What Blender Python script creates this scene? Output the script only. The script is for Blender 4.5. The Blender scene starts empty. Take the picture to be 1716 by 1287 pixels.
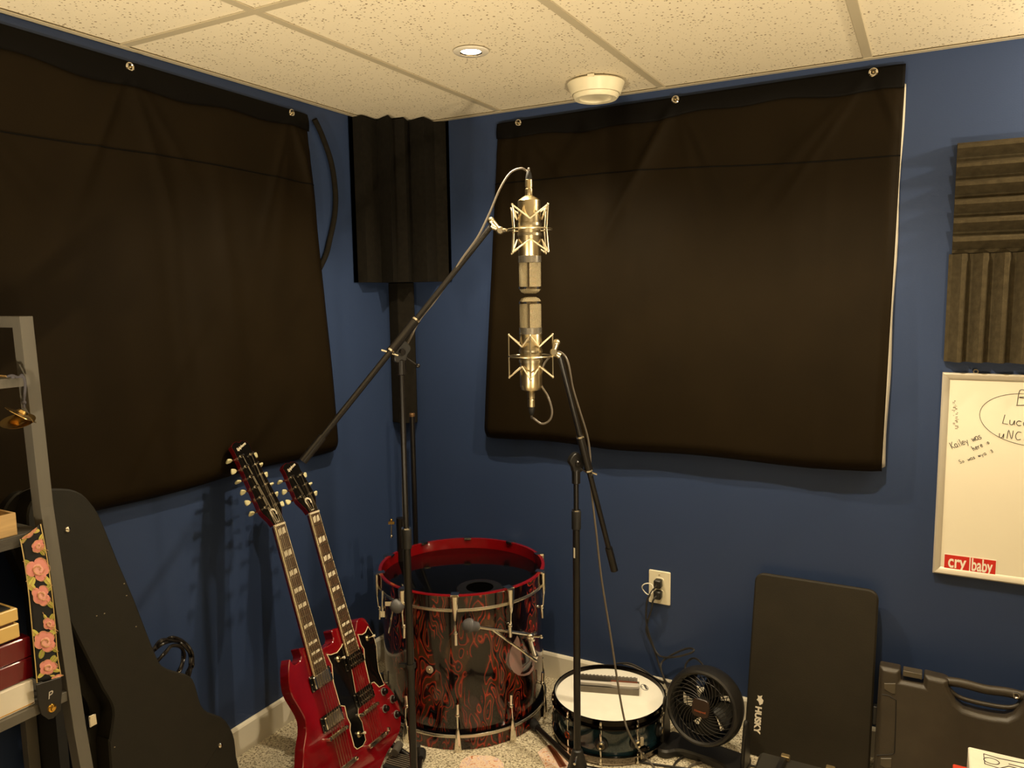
import bpy, math, random
from mathutils import Vector, Matrix
random.seed(7)
sc = bpy.context.scene
COL = sc.collection
R_ = math.radians
# ------------------------------------------------------------------ camera, world, exposure
W, HH = 1716, 1287
CAM = Vector((1.9107, -2.5370, 1.4630)); FPX = 1288.58
YAW, PITCH, ROLL = -0.4999, -0.1157, -0.0143
H = 2.1244
fw = Vector((math.sin(YAW)*math.cos(PITCH), math.cos(YAW)*math.cos(PITCH), math.sin(PITCH)))
rt0 = Vector((math.cos(YAW), -math.sin(YAW), 0)); up0 = rt0.cross(fw)
rt = rt0*math.cos(ROLL)+up0*math.sin(ROLL); up = up0*math.cos(ROLL)-rt0*math.sin(ROLL)
cd = bpy.data.cameras.new('camera'); cam = bpy.data.objects.new('camera', cd); COL.objects.link(cam)
cam.matrix_world = Matrix(((rt.x, up.x, -fw.x, CAM.x), (rt.y, up.y, -fw.y, CAM.y), (rt.z, up.z, -fw.z, CAM.z), (0, 0, 0, 1)))
cd.sensor_fit = 'HORIZONTAL'; cd.sensor_width = 36.0; cd.lens = FPX/W*36.0; cd.clip_start = .05
sc.camera = cam
sc.view_settings.view_transform = 'Standard'; sc.view_settings.look = 'None'
sc.view_settings.gamma = 1; sc.view_settings.use_curve_mapping = False
sc.view_settings.exposure = 0.28
wd = bpy.data.worlds.new('world'); sc.world = wd; wd.use_nodes = True
wd.node_tree.nodes['Background'].inputs[0].default_value = (1, .8, .5, 1)
wd.node_tree.nodes['Background'].inputs[1].default_value = 0.02
WARM = (1.0, 0.83, 0.56)
def spot(name, loc, power, ang=150, blend=.8, rad=.035, aim=None):
    l = bpy.data.lights.new(name, 'SPOT'); l.energy = power; l.color = WARM
    l.spot_size = R_(ang); l.spot_blend = blend; l.shadow_soft_size = rad
    o = bpy.data.objects.new(name, l); COL.objects.link(o); o.location = loc
    if aim: o.rotation_euler = Vector(aim).to_track_quat('-Z', 'Y').to_euler()
    return o
DL = [(0.774, -0.662, 46, 'in'), (1.64, -0.78, 60, 'out'), (2.75, -2.75, 40, 'out'), (2.75, -4.3, 30, 'out'), (0.774, -4.3, 30, 'out')]  # last three are unseen downlights added for fill and floor bounce
UP = [(2.8, -2.6, .40, 215, (1.9, -1.55)), (.9, -2.9, .40, 175, (.8, -1.85))]      # two unseen uplighters added behind the camera to brighten the ceiling
for x, y, z, pw, a in UP: spot('added_fill_beam', (x, y, z), pw, 96, 1, .06, aim=(a[0]-x, a[1]-y, H-z))
for i, (x, y, pw, k) in enumerate(DL):
    spot('downlight_beam', (x, y, H-.022), pw, 144 if i == 0 else 138, .68 if i == 0 else .75, .018)
WL = (2.62, -0.24, 1.97)
pl = bpy.data.lights.new('wall_lamp_light', 'POINT'); pl.energy = 26; pl.color = WARM; pl.shadow_soft_size = .035
plo = bpy.data.objects.new('wall_lamp_light', pl); COL.objects.link(plo); plo.location = WL

# ------------------------------------------------------------------ helpers
def ray(px, py): return fw + rt*((px-W/2)/FPX) - up*((py-HH/2)/FPX)
def at(px, py, ax, v):                      # point of a wall / floor / level plane seen at a pixel of the photograph
    d = ray(px, py); return CAM + d*((v-CAM[ax])/d[ax])
def dep(px, py, t): return CAM + ray(px, py)*t
class Plane:
    def __init__(s, P, U, V):
        s.P = Vector(P); s.U = Vector(U).normalized(); s.N = s.U.cross(Vector(V)).normalized(); s.V = s.N.cross(s.U)
    def px(s, x, y):
        d = ray(x, y); X = CAM + d*((s.P-CAM).dot(s.N)/d.dot(s.N)) - s.P
        return (X.dot(s.U), X.dot(s.V))
    def w(s, u, v, n=0): return s.P + s.U*u + s.V*v + s.N*n
def lin(c):
    return tuple(((x/255)/12.92 if x/255 <= .04045 else ((x/255+.055)/1.055)**2.4) for x in c)
MATS = {}
def mat(name, rgb, rough=.5, metal=0, coat=0, spec=.5, emit=0, alpha=1, sheen=0):
    if name in MATS: return MATS[name]
    m = bpy.data.materials.new(name); m.use_nodes = True; b = m.node_tree.nodes['Principled BSDF']
    c = lin(rgb); b.inputs['Base Color'].default_value = (*c, 1); b.inputs['Roughness'].default_value = rough
    b.inputs['Metallic'].default_value = metal; b.inputs['Coat Weight'].default_value = coat
    b.inputs['Coat Roughness'].default_value = .04
    b.inputs['Specular IOR Level'].default_value = spec; b.inputs['Alpha'].default_value = alpha
    if sheen: b.inputs['Sheen Weight'].default_value = sheen
    if emit: b.inputs['Emission Color'].default_value = (*c, 1); b.inputs['Emission Strength'].default_value = emit
    MATS[name] = m; return m
def nd(m, t, **k):
    n = m.node_tree.nodes.new(t)
    for a, v in k.items():
        if a in n.inputs: n.inputs[a].default_value = v
        else: setattr(n, a, v)
    return n
def lk(m, a, b): m.node_tree.links.new(a, b)
def coord(m, scale=(1, 1, 1)):
    tc = nd(m, 'ShaderNodeTexCoord'); mp = nd(m, 'ShaderNodeMapping'); mp.inputs['Scale'].default_value = scale
    lk(m, tc.outputs['Object'], mp.inputs['Vector']); return mp.outputs['Vector']
def ramp(m, fac, stops, interp='LINEAR'):
    r = nd(m, 'ShaderNodeValToRGB'); r.color_ramp.interpolation = interp
    while len(r.color_ramp.elements) < len(stops): r.color_ramp.elements.new(.5)
    for e, (p, c) in zip(r.color_ramp.elements, stops): e.position = p; e.color = (*c, 1)
    lk(m, fac, r.inputs['Fac']); return r.outputs['Color']
def noise(m, vec, scale, detail=3, rough=.5, dist=0):
    n = nd(m, 'ShaderNodeTexNoise', Scale=scale, Detail=detail, Roughness=rough, Distortion=dist); lk(m, vec, n.inputs['Vector']); return n.outputs['Fac']
def bump(m, h, strength, dist=.002):
    b = nd(m, 'ShaderNodeBump', Strength=strength, Distance=dist); lk(m, h, b.inputs['Height'])
    lk(m, b.outputs['Normal'], m.node_tree.nodes['Principled BSDF'].inputs['Normal'])
def base(m, colout): lk(m, colout, m.node_tree.nodes['Principled BSDF'].inputs['Base Color'])
def varied(m, rgb, amt=.25, scale=12, bmp=0, bscale=200, stretch=(1, 1, 1)):
    c = lin(rgb); v = coord(m, stretch); f = noise(m, v, scale, 4)
    base(m, ramp(m, f, [(.3, tuple(x*(1-amt) for x in c)), (.7, tuple(min(1, x*(1+amt)) for x in c))]))
    if bmp: bump(m, noise(m, v, bscale, 3), bmp)
    return m

class MB:
    def __init__(s): s.v = []; s.f = []
    def add(s, vs, fs):
        o = len(s.v); s.v += [Vector(x) for x in vs]; s.f += [tuple(i+o for i in f) for f in fs]; return s
    def box(s, c, size, U=(1, 0, 0), V=(0, 1, 0), bev=0):
        U = Vector(U).normalized(); V = Vector(V); V = (V-U*V.dot(U)).normalized(); N = U.cross(V); c = Vector(c)
        if bev:
            a, b, h = [x/2 for x in size]; o = []
            for sx, sy in ((1, 1), (-1, 1), (-1, -1), (1, -1)):
                for k in range(4):
                    t = R_({(1, 1): 0, (-1, 1): 90, (-1, -1): 180, (1, -1): 270}[(sx, sy)] + k*30)
                    o.append((sx*(a-bev)+math.cos(t)*bev, sy*(b-bev)+math.sin(t)*bev))
            return s.prism(o, c-N*h, U, V, N, 2*h, chamfer=min(bev, h)*.6)
        vs = [c+U*(i*size[0]/2)+V*(j*size[1]/2)+N*(k*size[2]/2) for i in (-1, 1) for j in (-1, 1) for k in (-1, 1)]
        return s.add(vs, [(0, 1, 3, 2), (4, 6, 7, 5), (0, 4, 5, 1), (2, 3, 7, 6), (0, 2, 6, 4), (1, 5, 7, 3)])
    def prism(s, outline, O, U, V, N, d, chamfer=0, back=True):
        O = Vector(O); U = Vector(U); V = Vector(V); N = Vector(N)
        area = sum(outline[i][0]*outline[(i+1) % len(outline)][1]-outline[(i+1) % len(outline)][0]*outline[i][1] for i in range(len(outline)))
        if area < 0: outline = outline[::-1]
        n = len(outline); rings = []
        def ring(ol, z): return [O+U*a+V*b+N*z for a, b in ol]
        if chamfer:
            ins = offset(outline, -chamfer)
            rings = [ring(ins, 0) if back else ring(outline, 0), ring(outline, chamfer), ring(outline, d-chamfer), ring(ins, d)]
        else: rings = [ring(outline, 0), ring(outline, d)]
        vs = [x for r in rings for x in r]; fs = []
        for k in range(len(rings)-1):
            for i in range(n): j = (i+1) % n; fs.append((k*n+i, k*n+j, (k+1)*n+j, (k+1)*n+i))
        fs.append(tuple(range(n))[::-1]); fs.append(tuple((len(rings)-1)*n+i for i in range(n)))
        return s.add(vs, fs)
    def tube(s, pts, r, seg=10, caps=True, closed=False):
        pts = [Vector(p) for p in pts]; n = len(pts); rs = r if isinstance(r, (list, tuple)) else [r]*n
        vs = []; fs = []; ref = None
        for i, p in enumerate(pts):
            if closed: t = (pts[(i+1) % n]-pts[i-1])
            else: t = pts[min(i+1, n-1)]-pts[max(i-1, 0)]
            t.normalize()
            if ref is None: ref = t.orthogonal()
            ref = (ref-t*ref.dot(t)); ref = ref.normalized() if ref.length > 1e-6 else t.orthogonal().normalized()
            b = t.cross(ref)
            for k in range(seg):
                a = 2*math.pi*k/seg; vs.append(p+(ref*math.cos(a)+b*math.sin(a))*rs[i])
        m = n if closed else n-1
        for i in range(m):
            j = (i+1) % n
            for k in range(seg): q = (k+1) % seg; fs.append((i*seg+k, i*seg+q, j*seg+q, j*seg+k))
        if caps and not closed: fs.append(tuple(range(seg))[::-1]); fs.append(tuple((n-1)*seg+k for k in range(seg)))
        return s.add(vs, fs)
    def cyl(s, a, b, r, r2=None, seg=20): return s.tube([a, b], [r, r if r2 is None else r2], seg)
    def lathe(s, prof, O, A=(0, 0, 1), seg=48, closed=False, a0=0, a1=360):
        O = Vector(O); A = Vector(A).normalized(); X = A.orthogonal().normalized(); Y = A.cross(X)
        if abs(A.z) > .99: X = Vector((1, 0, 0)); Y = A.cross(X)
        full = abs(a1-a0) >= 360; m = seg if full else seg+1; n = len(prof); vs = []; fs = []
        for k in range(m):
            a = R_(a0+(a1-a0)*k/seg)
            for r, z in prof: vs.append(O+A*z+(X*math.cos(a)+Y*math.sin(a))*r)
        for k in range(seg if full else seg):
            q = (k+1) % m
            for i in range(n-(0 if closed else 1)):
                j = (i+1) % n; fs.append((k*n+i, q*n+i, q*n+j, k*n+j))
        return s.add(vs, fs)
    def sphere(s, c, r, seg=14, sc3=(1, 1, 1)):
        rings = seg//2; vs = []; fs = []; c = Vector(c)
        for i in range(rings+1):
            p = math.pi*i/rings
            for k in range(seg):
                a = 2*math.pi*k/seg; vs.append(c+Vector((math.sin(p)*math.cos(a)*sc3[0], math.sin(p)*math.sin(a)*sc3[1], math.cos(p)*sc3[2]))*r)
        for i in range(rings):
            for k in range(seg): q = (k+1) % seg; fs.append((i*seg+k, (i+1)*seg+k, (i+1)*seg+q, i*seg+q))
        return s.add(vs, fs)
    def grid(s, fn, nu, nv, flip=False):
        vs = [fn(i/nu, j/nv) for i in range(nu+1) for j in range(nv+1)]; fs = []
        for i in range(nu):
            for j in range(nv):
                a = i*(nv+1)+j; f = (a, a+nv+1, a+nv+2, a+1); fs.append(f[::-1] if flip else f)
        return s.add(vs, fs)
    def build(s, name, m, parent=None, smooth=True, bevel=0, solid=0, origin=None, ang=35, flat=False):
        me = bpy.data.meshes.new(name)
        if parent is not None: o0 = org(parent)
        elif origin is not None: o0 = Vector(origin)
        else:
            o0 = Vector(((min(v.x for v in s.v)+max(v.x for v in s.v))/2, (min(v.y for v in s.v)+max(v.y for v in s.v))/2, min(v.z for v in s.v)))
        me.from_pydata([tuple(v-o0) for v in s.v], [], s.f); me.materials.append(m)
        import bmesh
        bm = bmesh.new(); bm.from_mesh(me); bmesh.ops.remove_doubles(bm, verts=bm.verts, dist=1e-6)
        if not flat: bmesh.ops.recalc_face_normals(bm, faces=bm.faces)
        bm.to_mesh(me); bm.free()
        if smooth: me.shade_smooth(); me.set_sharp_from_angle(angle=R_(ang))
        o = bpy.data.objects.new(name, me); COL.objects.link(o)
        if parent is not None: o.parent = parent; o['_'] = 0; del o['_']; ORG[o.name] = o0
        else: o.location = o0; ORG[o.name] = o0
        if solid:
            k = o.modifiers.new('thickness', 'SOLIDIFY'); k.thickness = solid; k.offset = 0
        if bevel:
            k = o.modifiers.new('soft_edges', 'BEVEL'); k.width = bevel; k.segments = 3; k.limit_method = 'ANGLE'; k.angle_limit = R_(40)
        return o
ORG = {}
def org(o): return ORG[o.name]
def offset(ol, d):
    n = len(ol); out = []
    for i in range(n):
        a = Vector(ol[i-1]); b = Vector(ol[i]); c = Vector(ol[(i+1) % n])
        e1 = (b-a); e2 = (c-b)
        if e1.length < 1e-9: e1 = e2
        if e2.length < 1e-9: e2 = e1
        e1 = e1.normalized(); e2 = e2.normalized()
        n1 = Vector((e1.y, -e1.x)); n2 = Vector((e2.y, -e2.x)); m = (n1+n2)
        m = m.normalized() if m.length > 1e-6 else n1
        k = max(.5, m.dot(n1)); out.append(tuple(b+m*(d/k)))
    return out
def spl(pts, n=8, closed=False):
    P = [Vector(p) for p in pts]; out = []; N = len(P)
    for i in range(N if closed else N-1):
        p0 = P[i-1] if (closed or i > 0) else P[0]; p1 = P[i]; p2 = P[(i+1) % N]; p3 = P[(i+2) % N] if (closed or i+2 < N) else P[-1]
        for k in range(n):
            t = k/n; out.append(.5*((2*p1)+(p2-p0)*t+(2*p0-5*p1+4*p2-p3)*t*t+(3*p1-p0-3*p2+p3)*t**3))
    if not closed: out.append(P[-1])
    return out
def sp2(pts, n=5, closed=True): return [(v.x, v.y) for v in spl([Vector((a, b, 0)) for a, b in pts], n, closed)]
def thing(name, label, cat, loc, group=None):
    o = bpy.data.objects.new(name, None); COL.objects.link(o); o.empty_display_size = .05
    o.location = Vector(loc); ORG[o.name] = Vector(loc); o['label'] = label; o['category'] = cat
    if group: o['group'] = group
    return o
def tag(o, label, cat, group=None, kind=None):
    o['label'] = label; o['category'] = cat
    if group: o['group'] = group
    if kind: o['kind'] = kind
    return o
def struct(o): o['kind'] = 'structure'; return o
def text(name, s, pl, u, v, size, m, parent, rot=0, n=.001, shear=0, bold=0, ext=.0004, sx=1, align='LEFT'):
    cu = bpy.data.curves.new(name, 'FONT'); cu.body = s; cu.size = size; cu.shear = shear; cu.offset = bold; cu.extrude = ext; cu.align_x = align
    to = bpy.data.objects.new(name, cu); me = bpy.data.meshes.new_from_object(to); bpy.data.objects.remove(to)
    c, q = math.cos(rot), math.sin(rot); o0 = org(parent)
    for vt in me.vertices:
        x, y, z = vt.co; x *= sx; vt.co = pl.w(u+x*c-y*q, v+x*q+y*c, n+z)-o0
    me.materials.clear(); me.materials.append(m); o = bpy.data.objects.new(name, me); COL.objects.link(o); o.parent = parent; ORG[o.name] = o0
    return o

# ------------------------------------------------------------------ materials
m_wall = varied(mat('navy_wall_paint', (47, 62, 95), .45, spec=.3), (47, 62, 95), .04, 3, .12, 260)
m_wall2 = varied(mat('beige_wall_paint', (146, 134, 112), .6), (146, 134, 112), .04, 3)
m_base = mat('baseboard_white_paint', (222, 214, 196), .45)
m_tbar = mat('ceiling_bar_paint', (184, 172, 146), .5)
m_black = mat('black_painted_steel', (26, 23, 22), .3, .3, spec=.6)
m_blackp = varied(mat('black_plastic', (26, 25, 24), .45), (26, 25, 24), .15, 30)
m_rub = mat('black_rubber', (20, 19, 19), .7)
m_chrome = mat('chrome', (232, 226, 214), .09, 1)
m_nickel = varied(mat('brushed_nickel', (205, 188, 150), .3, 1), (205, 188, 150), .06, 60, stretch=(1, 1, .05))
m_silver = mat('silver_inlay', (200, 192, 176), .25, .9)
m_mount = mat('satin_nickel', (222, 210, 180), .28, 1)
m_white = mat('white_plastic', (232, 226, 210), .4)
m_cream = mat('cream_plastic', (236, 226, 196), .4)
m_brass = mat('brass', (208, 174, 108), .22, 1)
m_gold = mat('gold_metal', (225, 175, 80), .2, 1)
m_cable = mat('black_cable_rubber', (42, 38, 34), .5)
m_cableg = mat('grey_cable_rubber', (98, 90, 80), .45)
# ceiling tile: pale fibre board with scattered dark fissures
m_tile = mat('mineral_fibre_tile', (226, 214, 188), .85)
v = coord(m_tile); n1 = nd(m_tile, 'ShaderNodeTexVoronoi', Scale=105.0, Randomness=1.0); lk(m_tile, v, n1.inputs['Vector'])
n2 = noise(m_tile, v, 420, 2); n3 = noise(m_tile, v, 9, 3)
a1 = nd(m_tile, 'ShaderNodeMath', operation='MULTIPLY_ADD'); lk(m_tile, n2, a1.inputs[0]); a1.inputs[1].default_value = .7; lk(m_tile, n1.outputs['Distance'], a1.inputs[2])
a2 = nd(m_tile, 'ShaderNodeMath', operation='MULTIPLY_ADD'); lk(m_tile, n3, a2.inputs[0]); a2.inputs[1].default_value = .25; lk(m_tile, a1.outputs[0], a2.inputs[2])
wn = nd(m_tile, 'ShaderNodeMath', operation='MULTIPLY_ADD'); sx = nd(m_tile, 'ShaderNodeSeparateColor'); lk(m_tile, n1.outputs['Color'], sx.inputs[0])
lk(m_tile, sx.outputs[0], wn.inputs[0]); wn.inputs[1].default_value = .32; lk(m_tile, a2.outputs[0], wn.inputs[2])
tc_ = lin((226, 214, 188)); td_ = lin((120, 100, 70))
base(m_tile, ramp(m_tile, wn.outputs[0], [(.74, td_), (.80, tc_)]))
bump(m_tile, noise(m_tile, v, 300, 3), .25, .001)
# carpet: beige loops flecked with dark brown
m_carpet = mat('flecked_beige_carpet', (190, 178, 150), .95, spec=.1, sheen=.2)
v = coord(m_carpet, (1, 1, 1)); f = noise(m_carpet, v, 150, 3, .6, .8)
base(m_carpet, ramp(m_carpet, f, [(.38, lin((112, 98, 74))), (.50, lin((212, 200, 172))), (.68, lin((240, 231, 208)))]))
bump(m_carpet, f, .9, .006)
# black vinyl-backed cloth
def cloth(name, rgb):
    m = mat(name, rgb, .6, spec=.06); varied(m, rgb, .12, 5, .12, 700); return m
m_curt = cloth('black_blackout_cloth', (27, 20, 9)); m_hem = cloth('black_hem_cloth', (13, 11, 9))
m_lining = mat('pale_grey_lining', (190, 182, 165), .6)
m_foam = varied(mat('charcoal_acoustic_foam', (62, 55, 44), .95, spec=.1), (68, 60, 44), .2, 60, .6, 500)
m_foamd = varied(mat('dark_acoustic_foam', (42, 38, 31), .95, spec=.1), (28, 25, 20), .2, 60, .5, 500)

# ------------------------------------------------------------------ room
X1, Y1 = 4.2, -5.2
struct(MB().add([(0, Y1, 0), (X1, Y1, 0), (X1, 0, 0), (0, 0, 0), (0, Y1, -.05), (X1, Y1, -.05), (X1, 0, -.05), (0, 0, -.05)], [(0, 1, 2, 3), (4, 7, 6, 5), (0, 4, 5, 1), (1, 5, 6, 2), (2, 6, 7, 3), (3, 7, 4, 0)]).build('floor', m_carpet, smooth=False, origin=(0, 0, 0)))
def wallbox(name, a, b, m_=None): 
    c = [(a[i]+b[i])/2 for i in range(3)]; s = [abs(a[i]-b[i]) for i in range(3)]
    return struct(MB().box(c, s).build(name, m_ or m_wall, smooth=False))
wallbox('wall_left', (-.1, Y1, 0), (0, .1, H+.1)); wallbox('wall_back', (0, 0, 0), (X1, .1, H+.1))
wallbox('wall_right', (X1, Y1, 0), (X1+.1, .1, H+.1), m_wall2); wallbox('wall_front', (-.1, Y1-.1, 0), (X1+.1, Y1, H+.1), m_wall2)
# lay-in tiles in a steel grid
ct = MB(); gx = [0, .4964, 1.1064, 1.7164, 2.3264, 2.9364, 3.5464, X1]; gy = [0, -1.17, -2.39, -3.61, -4.83, Y1]
for i in range(len(gx)-1):
    for j in range(len(gy)-1):
        ct.box(((gx[i]+gx[i+1])/2, (gy[j]+gy[j+1])/2, H+.012), (gx[i+1]-gx[i]-.004, gy[j]-gy[j+1]-.004, .016))
struct(ct.build('ceiling', m_tile, smooth=False, origin=(0, 0, H)))
cb = MB()
for x in gx[1:-1]: cb.box((x, Y1/2, H+.0015), (.024, -Y1, .003))
for y in gy[1:-1]:
    for i in range(len(gx)-1):
        a = gx[i]+(.012 if i else 0); b = gx[i+1]-.012; cb.box(((a+b)/2, y, H+.0015), (b-a, .024, .003))
struct(cb.build('trim_1', m_tbar, smooth=False))
ca = MB()
ca.box((.011, Y1/2, H-.001), (.022, -Y1, .002)); ca.box((.001, Y1/2, H+.008), (.002, -Y1, .02)); ca.box((X1/2, -.011, H-.001), (X1, .022, .002))
struct(ca.build('trim_2', m_tbar, smooth=False))
def baseboard(name, a, b, inward):
    a = Vector((*a, 0)); b = Vector((*b, 0)); U = (b-a).normalized(); Nn = Vector((*inward, 0)); L = (b-a).length
    pr = [(0, 0), (.013, 0), (.013, .088), (.009, .094), (.004, .0965), (0, .0965)]
    return struct(MB().prism(pr, a, Nn, (0, 0, 1), U, L).build(name, m_base, smooth=False))
baseboard('baseboard_left', (0, Y1), (0, -.013), (1, 0)); baseboard('baseboard_back', (0, 0), (X1, 0), (0, -1))
baseboard('baseboard_right', (X1, Y1), (X1, 0), (-1, 0))

# ------------------------------------------------------------------ recessed downlights
m_bulb = mat('lit_lamp_face', (255, 236, 196), .5, emit=60)
m_bulbdim = m_bulb
m_trimring = mat('downlight_ring_paint', (214, 206, 190), .35)
def downlight(x, y, label):
    t = thing('downlight', label, 'ceiling light', (x, y, H), 'added fill downlights in the ceiling' if y < -1 else None)
    MB().lathe([(.030, -.004), (.046, -.004), (.049, -.002), (.0495, 0), (.028, 0), (.026, .010)], (x, y, H), seg=48).build('trim_ring', m_trimring, t)
    MB().lathe([(.0, .003), (.014, .004), (.024, .008), (.0275, .0105)], (x, y, H-.006), seg=32).build('lamp_face', m_bulb, t)
    MB().lathe([(.0275, -.001), (.0295, -.0035), (.031, -.0042), (.031, -.001)], (x, y, H), seg=32, closed=True).build('inner_ring', m_chrome, t)
    return t
downlight(DL[0][0], DL[0][1], 'round recessed downlight glowing in the ceiling tile near the corner')
for k, (x, y, *_r) in enumerate(DL[1:]): downlight(x, y, ('round recessed downlight in the ceiling just right of the view', 'round recessed downlight added as fill in the ceiling right of the camera', 'round recessed downlight added as fill in the far right ceiling corner behind the camera', 'round recessed downlight added as fill in the far left ceiling corner behind the camera')[k])
# wall lamp beyond the right edge of the picture
t = thing('wall_lamp', 'small bare-bulb wall lamp high on the blue wall right of the foam panels', 'lamp', (2.62, 0, 1.97))
MB().lathe([(0, .02), (.03, .02), (.045, .012), (.048, 0)], (2.62, 0, 1.92), (0, -1, 0)).build('wall_plate', m_white, t)
MB().tube(spl([(2.62, -.015, 1.92), (2.62, -.16, 1.90), (2.62, -.24, 1.90)], 6), .008).build('arm', m_white, t)
MB().lathe([(.012, 0), (.018, .01), (.018, .03), (.0, .03)], (2.62, -.24, 1.895)).build('lamp_holder', m_white, t)
for k, (x, y, z, pw, a) in enumerate(UP):  # lamp bodies for the added ceiling fill, out of view
    t = thing('added_fill_uplighter', ('squat white floor uplighter added as fill light behind the camera to the right', 'squat white floor uplighter added as fill light behind the camera to the left')[k], 'floor lamp', (x, y, 0))
    MB().lathe([(0, .03), (.05, .026), (.13, .012), (.135, 0), (0, 0)], (x, y, .001)).build('base', m_black, t)
    MB().cyl((x, y, .025), (x, y, z-.09), .011).build('pole', m_black, t)
    A_ = Vector((a[0]-x, a[1]-y, H-z)).normalized()
    MB().lathe([(0, -.10), (.04, -.095), (.075, -.04), (.085, .0), (.080, .0), (.070, -.038), (.036, -.085), (0, -.09)], Vector((x, y, z))-A_*.01, A_).build('lamp_shade', m_white, t)
# round ceiling vent
vx, vy = .950, -.200
t = thing('ceiling_vent', 'round cream plastic air diffuser on the ceiling beside the downlight', 'vent', (vx, vy, H))
MB().lathe([(.07, 0), (.086, -.002), (.090, -.006), (.078, -.040), (.074, -.040), (.080, -.010), (.066, -.004)], (vx, vy, H), closed=True, seg=64).build('collar', m_cream, t)
MB().lathe([(0, -.046), (.046, -.046), (.05, -.048), (.052, -.052), (.066, -.054), (.0715, -.048), (.073, -.041), (.070, -.036), (.05, -.034), (0, -.034)], (vx, vy, H), seg=64).build('centre_disc', m_cream, t)
MB().cyl((vx, vy, H), (vx, vy, H-.036), .012).build('stem', m_cream, t)
MB().box((vx+.02, vy-.088, H-.004), (.02, .006, .008)).build('clip', m_cream, t)

# ------------------------------------------------------------------ blackout curtains
def curtain(name, label, axis, TL, TR, BL, BR, seamL, seamR, groms, bulge, lining, nfold, seed, sgn):
    # s runs left to right in the picture, r from top to bottom; values are (along wall, z)
    rnd = random.Random(seed)
    t = thing(name, label, 'curtain', (0, (TL[0]+TR[0])/2, BL[1]) if axis == 0 else ((TL[0]+TR[0])/2, 0, BL[1]))
    gs = [g[0] for g in groms]
    rays = []
    for g in gs:
        for k in range(nfold): rays.append((g, rnd.uniform(-.95, .95), rnd.uniform(.010, .022), rnd.uniform(.3, .85), rnd.uniform(.18, .5)))
    verts_f = [(rnd.random(), rnd.uniform(.012, .04), rnd.uniform(-1, 1)*.0035) for k in range(14)]
    span = TR[0]-TL[0]
    def P(s, r, extra=0, edge=0):
        top = (TL[0]+(TR[0]-TL[0])*s, TL[1]+(TR[1]-TL[1])*s); bot = (BL[0]+(BR[0]-BL[0])*s, BL[1]+(BR[1]-BL[1])*s)
        hgt = top[1]-bot[1]
        a = top[0]+(bot[0]-top[0])*r; z = top[1]+(bot[1]-top[1])*r
        sag = 0
        d = .012 + bulge*math.sin(min(1, r*1.02)*math.pi*.5)**1.3
        for g, an, wd_, am, ln in rays:
            dz = (top[1]-z)
            if dz < .02: continue
            ax_ = g+an*dz*sgn; w_ = wd_*(1+dz*2.2)
            d += am*.011*math.exp(-((a-ax_)/w_)**2)*min(1, dz*7)*math.exp(-(dz/ln)**2)
        for c, w_, am in verts_f:
            k = math.exp(-((s-c)/w_)**2); d += am*k*min(1, r*2.0)*(.6+.6*math.sin(r*5+c*9))
        d += .0025*math.sin(s*23+r*6)*min(1, r*3)
        edge_curl = math.exp(-(s/.012)**2)+math.exp(-((1-s)/.012)**2); d -= edge_curl*min(.018, d*.4)
        if r > .965: q = (r-.965)/.035; d -= q*q*min(.03, d*.5); 
        z += .004*math.sin(s*15+seed) if r > .9 else 0
        d = max(d, .006)+extra
        return Vector((d, a, z)) if axis == 0 else Vector((a, -d, z))
    o = MB().grid(lambda s, r: P(s, r), 220, 110, flip=(axis == 1)).build('curtain_panel', m_curt, t, solid=.0025, ang=80)
    # top hem band, its lower edge a little wavy
    def hb(s, r):
        q = r*(.052+.006*math.sin(s*9+seed)+.004*math.sin(s*31)); v_ = P(s, q, .007+.004*math.sin(math.pi*r))
        return v_
    MB().grid(hb, 160, 8).build('top_hem', m_hem, t, solid=.003, ang=80)
    # stitched seam: narrow raised ridge across the panel
    sm = []
    for i in range(161):
        s = i/160; z = seamL+(seamR-seamL)*s+.006*math.sin(s*7+seed); top = TL[1]+(TR[1]-TL[1])*s; bot = BL[1]+(BR[1]-BL[1])*s
        sm.append(P(s, (top-z)/(top-bot), .0015))
    MB().tube(sm, .0022, 6).build('seam', m_hem, t)
    if lining:
        def lf(s, r): v_ = P(1, .045+r*.945); v_.x += (s*(.003+.006*max(0, r-.25)**.8+.0018*math.sin(r*19))) ; v_.y = v_.y*(1-.7*s); return v_
        MB().grid(lf, 3, 80).build('lining', m_lining, t, solid=.001)
    for g in groms:
        s = (g[0]-TL[0])/span; zt = TL[1]+(TR[1]-TL[1])*s; zb = BL[1]+(BR[1]-BL[1])*s
        c = P(s, (zt-g[1])/(zt-zb), .013); A = (1, 0, 0) if axis == 0 else (0, -1, 0)
        gr = MB().lathe([(.0055, 0), (.0062, .002), (.0095, .0028), (.0125, .001), (.0125, -.001)], c, A, 28).build('grommet', m_chrome, t)
        MB().lathe([(0, .0035), (.002, .0035), (.0036, .0015), (.004, -.004)], c, A, 16).build('screw', m_nickel, gr)
    return t
curtain('blackout_curtain', 'black blackout curtain screwed along the ceiling on the left wall', 0,
        (-1.95, 2.098), (-.491, 2.080), (-1.95, .925), (-.425, .913), 1.857, 1.851, [(-1.161, 2.073), (-.575, 2.069), (-1.75, 2.073)], .040, False, 5, 3, 1)
curtain('blackout_curtain', 'black blackout curtain with grey lining on the wall behind the microphones', 1,
        (.487, 2.082), (1.815, 2.095), (.428, .925), (1.798, .918), 1.873, 1.846, [(.580, 2.073), (1.154, 2.080), (1.733, 2.081)], .055, True, 5, 5, 1)
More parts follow.
